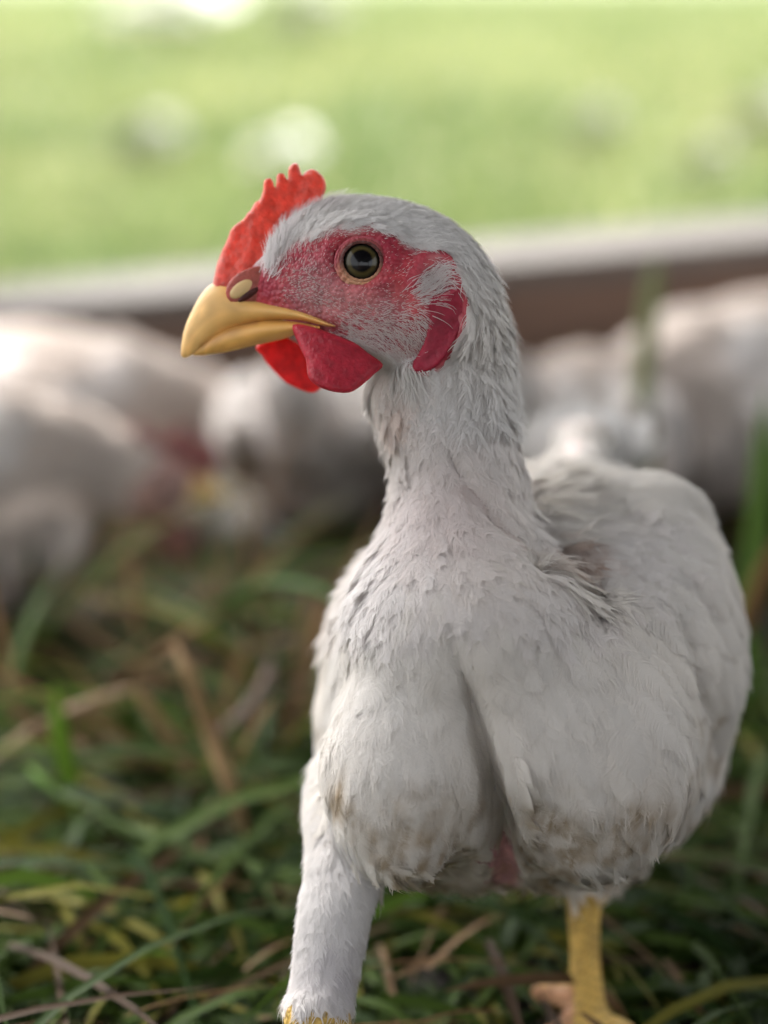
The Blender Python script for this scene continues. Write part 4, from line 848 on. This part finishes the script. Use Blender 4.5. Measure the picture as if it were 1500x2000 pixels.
# =================================================================== BACKGROUND HENS
def hen(name, pose):
    """hen facing +x, feet at z=0, about 0.21 m tall; pose 'stand' or 'peck' or 'rest'"""
    root = empty(name, (0, 0, 0)); g = Geo(); bz = {'stand': .115, 'peck': .115, 'rest': .062}[pose]
    def bl(x, z, rx, ry, rz, rot=0, y=0): c, s = math.cos(rot), math.sin(rot); ball(g, (x, y, z), (rx, ry, rz), np.array([[c, 0, -s], [0, 1, 0], [s, 0, c]]), 14)
    bl(0, bz, .085, .052, .052, .12); bl(.045, bz-.005, .055, .048, .05); bl(-.07, bz+.018, .05, .034, .030, -.5); bl(-.11, bz+.045, .035, .022, .016, -.9)
    for s in (-1, 1): bl(-.015, bz+.010, .072, .014, .034, -.2, s*.049); bl(-.075, bz+.022, .045, .008, .016, -.3, s*.036)
    nk = {'stand': [(.06, bz+.02), (.085, bz+.055), (.092, bz+.09), (.1, bz+.118)], 'peck': [(.06, bz), (.11, bz-.01), (.135, bz-.04), (.148, bz-.062)], 'rest': [(.05, bz+.01), (.085, bz+.012), (.105, bz+.008), (.118, bz-.004)]}[pose]
    tube(g, [(a, 0, c) for a, c in nk], [.042, .026, .019, .016], 20)
    hx, hz = nk[-1]; ball(g, (hx+.006, 0, hz+.004), (.021, .014, .016), None, 12)
    if pose != 'rest':
        for s in (-1, 1):
            tube(g, [(0.005, s*.03, bz-.02), (.01, s*.032, bz-.055), (-.012, s*.032, .05), (.0, s*.032, .012), (.002, s*.032, .006)], [.026, .017, .007, .0052, .006], 12)
            for a in (-.5, 0, .5, 3.14): L_ = .04 if a != 3.14 else .02; tube(g, [(0, s*.032, .006), (math.cos(a)*L_*.5, s*.032+math.sin(a)*L_*.5, .006), (math.cos(a)*L_, s*.032+math.sin(a)*L_, .004)], [.005, .004, .002], 8)
    V, F = remesh(g, .0028, 8); N = vnormals(V, F, 1); V = V+N*((vnoise(V, .02, 81)-.5)*.006)[:, None]; C = np.tile([.66, .61, .58], (len(V), 1))
    hd = np.hypot(V[:, 0]-hx-.012, V[:, 2]-hz) < .017; C[hd] = (.45, .30, .28)
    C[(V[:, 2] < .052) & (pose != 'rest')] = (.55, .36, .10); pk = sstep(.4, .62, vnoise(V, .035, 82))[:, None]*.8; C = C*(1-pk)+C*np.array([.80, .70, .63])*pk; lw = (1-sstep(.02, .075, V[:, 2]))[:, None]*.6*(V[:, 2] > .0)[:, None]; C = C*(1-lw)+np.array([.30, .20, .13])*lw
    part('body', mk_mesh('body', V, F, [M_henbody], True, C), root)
    dx, dz = (1, -.05) if pose != 'peck' else (.5, -.85); q = np.array([hx+.02*dx, 0, hz+.002+.02*dz])
    g = Geo(); tube(g, [q, q+np.array([dx, 0, dz])*.009, q+np.array([dx*.9, 0, dz-.15])*.018], [.006, .0045, .001], 10, (.62, .42, .14)); part('beak', g.mesh('beak', [M_horn]), root)
    g = Geo(); g_n = 9; t = np.linspace(0, 1, g_n); top = []
    for i in range(5): ball(g, (hx-.008+.009*i, 0, hz+.018+(.004 if i % 2 else 0)-abs(i-1.5)*.0015), (.006, .0022, .009), None, 8, (.30, .13, .12))
    part('comb', g.mesh('comb', [M_comb]), root)
    for s in (-1, 1):
        g = Geo(); ball(g, (hx+.014, s*.009, hz-.017), (.007, .002, .010), None, 8, (.30, .13, .12)); part('wattle', g.mesh('wattle', [M_comb]), root)
        g = Geo(); ball(g, (hx+.010, s*.0125, hz+.006), (.0035, .0025, .0035), None, 10, (.02, .02, .02)); part('eye', g.mesh('eye', [M_horn]), root)
    # sparse contour feathers
    g = Geo(); sf = Surf(V, F, N); dn = ((~hd) & ((V[:, 2] > .06) | (pose == 'rest'))).astype(float); p, nr = scatter(V, F, N, dn, 700, rg); L = .018+.01*rg.random(len(p))
    pts, nn = rachis(sf, p, nr, lambda q, m: np.tile([-1., 0, -.35], (len(q), 1)), L, 5, np.full(len(p), .15), .0003, .0022, rg)
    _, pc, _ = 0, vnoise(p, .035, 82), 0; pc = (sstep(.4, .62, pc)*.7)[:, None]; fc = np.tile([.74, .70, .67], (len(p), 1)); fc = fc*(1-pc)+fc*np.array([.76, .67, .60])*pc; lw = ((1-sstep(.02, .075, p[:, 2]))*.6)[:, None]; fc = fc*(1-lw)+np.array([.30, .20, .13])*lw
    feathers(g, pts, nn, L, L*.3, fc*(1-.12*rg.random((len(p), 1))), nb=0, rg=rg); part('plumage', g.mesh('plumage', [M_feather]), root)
    return root
protos = {}
GRP = 'blurred white hens resting in front of the rail'
def place(pose, u, v, D, rz, sc, label, tilt=0):
    """put the middle of the hen's body on the ground at the given view column"""
    o = protos[pose] if pose in protos and not protos[pose].get('used') else None
    if pose not in protos: protos[pose] = hen('hen', pose); o = protos[pose]
    if o is None: o = copy_tree(protos[pose])
    protos[pose]['used'] = 1
    q = PD(u, v, D); o.location = (q[0], q[1], 0); o.rotation_euler = (0, 0, rz); o.scale = (sc,)*3
    tag(o, label, 'hen', GRP); return o
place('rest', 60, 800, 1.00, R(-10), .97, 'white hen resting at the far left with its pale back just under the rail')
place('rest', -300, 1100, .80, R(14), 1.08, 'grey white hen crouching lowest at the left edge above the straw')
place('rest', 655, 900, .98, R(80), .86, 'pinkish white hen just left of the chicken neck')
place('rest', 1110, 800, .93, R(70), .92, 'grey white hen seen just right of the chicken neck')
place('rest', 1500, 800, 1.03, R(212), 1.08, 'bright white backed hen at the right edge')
for p_ in protos.values():
    if 'used' in p_: del p_['used']
for o in bpy.data.objects:
    if 'used' in o: del o['used']

# =================================================================== FLOWERS, TREES
def flower(u, v, s, label, wc=(.42, .42, .37)):
    s_ = -math.sin(TH)+(1000-v-15)*K*math.cos(TH); yk = math.cos(TH)+(1000-v-15)*K*math.sin(TH); D_ = (-.156-H)/(s_-.052*yk)
    if D_*yk < 3 and s_ < 0: D_ = -H/s_
    q = PD(u, v+15, D_)
    z0 = .052*max(q[1]-3, 0); root = empty('white_flower', (q[0], q[1], z0)); tag(root, label, 'flower'); hgt = max(.03, .03*q[1]/1.5)
    hm = None
    for i in range(14):
        a = i*2.4; r = s*.42*math.sqrt(i/14); hh = hgt*(.8+.3*(i % 3))
        g = Geo(); tube(g, [(0, 0, 0), (math.cos(a)*r*.5, math.sin(a)*r*.5, hh*.6), (math.cos(a)*r, math.sin(a)*r, hh)], [.002, .002, .0015], 6, (.12, .2, .04))
        so_ = bpy.data.objects.new('stem', g.mesh('stem', [M_grass])); COL.objects.link(so_); so_.parent = root
        if hm is None:
            g = Geo(); A = np.arange(24)/24*2*np.pi; rr = s*.15; R3 = [(0, .0), (.25, .03), (.6, .10), (1, .12), (1, .08), (.5, -.02), (.08, -.12)]
            rings = [np.stack([np.cos(A)*rr*q*(1-.22*(np.arange(24) % 3 == 0)*(q > .5))+1e-4*np.cos(A), np.sin(A)*rr*q*(1-.22*(np.arange(24) % 3 == 0)*(q > .5))+1e-4*np.sin(A), rr*z+0*A], 1) for q, z in R3]
            loft(g, rings, wc); hm = g.mesh('flower_head', [M_grass])
        ho = bpy.data.objects.new('flower_head', hm); COL.objects.link(ho); ho.parent = root; ho.location = (math.cos(a)*r, math.sin(a)*r, hh); ho.rotation_euler = (.5, .2*math.sin(a), a)
flower(545, 355, .13, 'white flower clump in the meadow right above the comb', (.8, .79, .74))
flower(282, 330, .14, 'faint white flower clump in the meadow left of the comb')
flower(1370, 370, .10, 'pale flower clump just above the rail at the right')
flower(1490, 280, .16, 'white flower clump in the meadow at the right edge')
flower(1150, 300, .11, 'small faint flower clump in the meadow above the head')

flower(335, 70, .55, 'large white clump standing in for bright sky at the top edge left of centre', (.8, .8, .76))  # white clump put in for a bright gap of sky
flower(600, 80, .3, 'pale flower clump at the top edge right of the bright one')
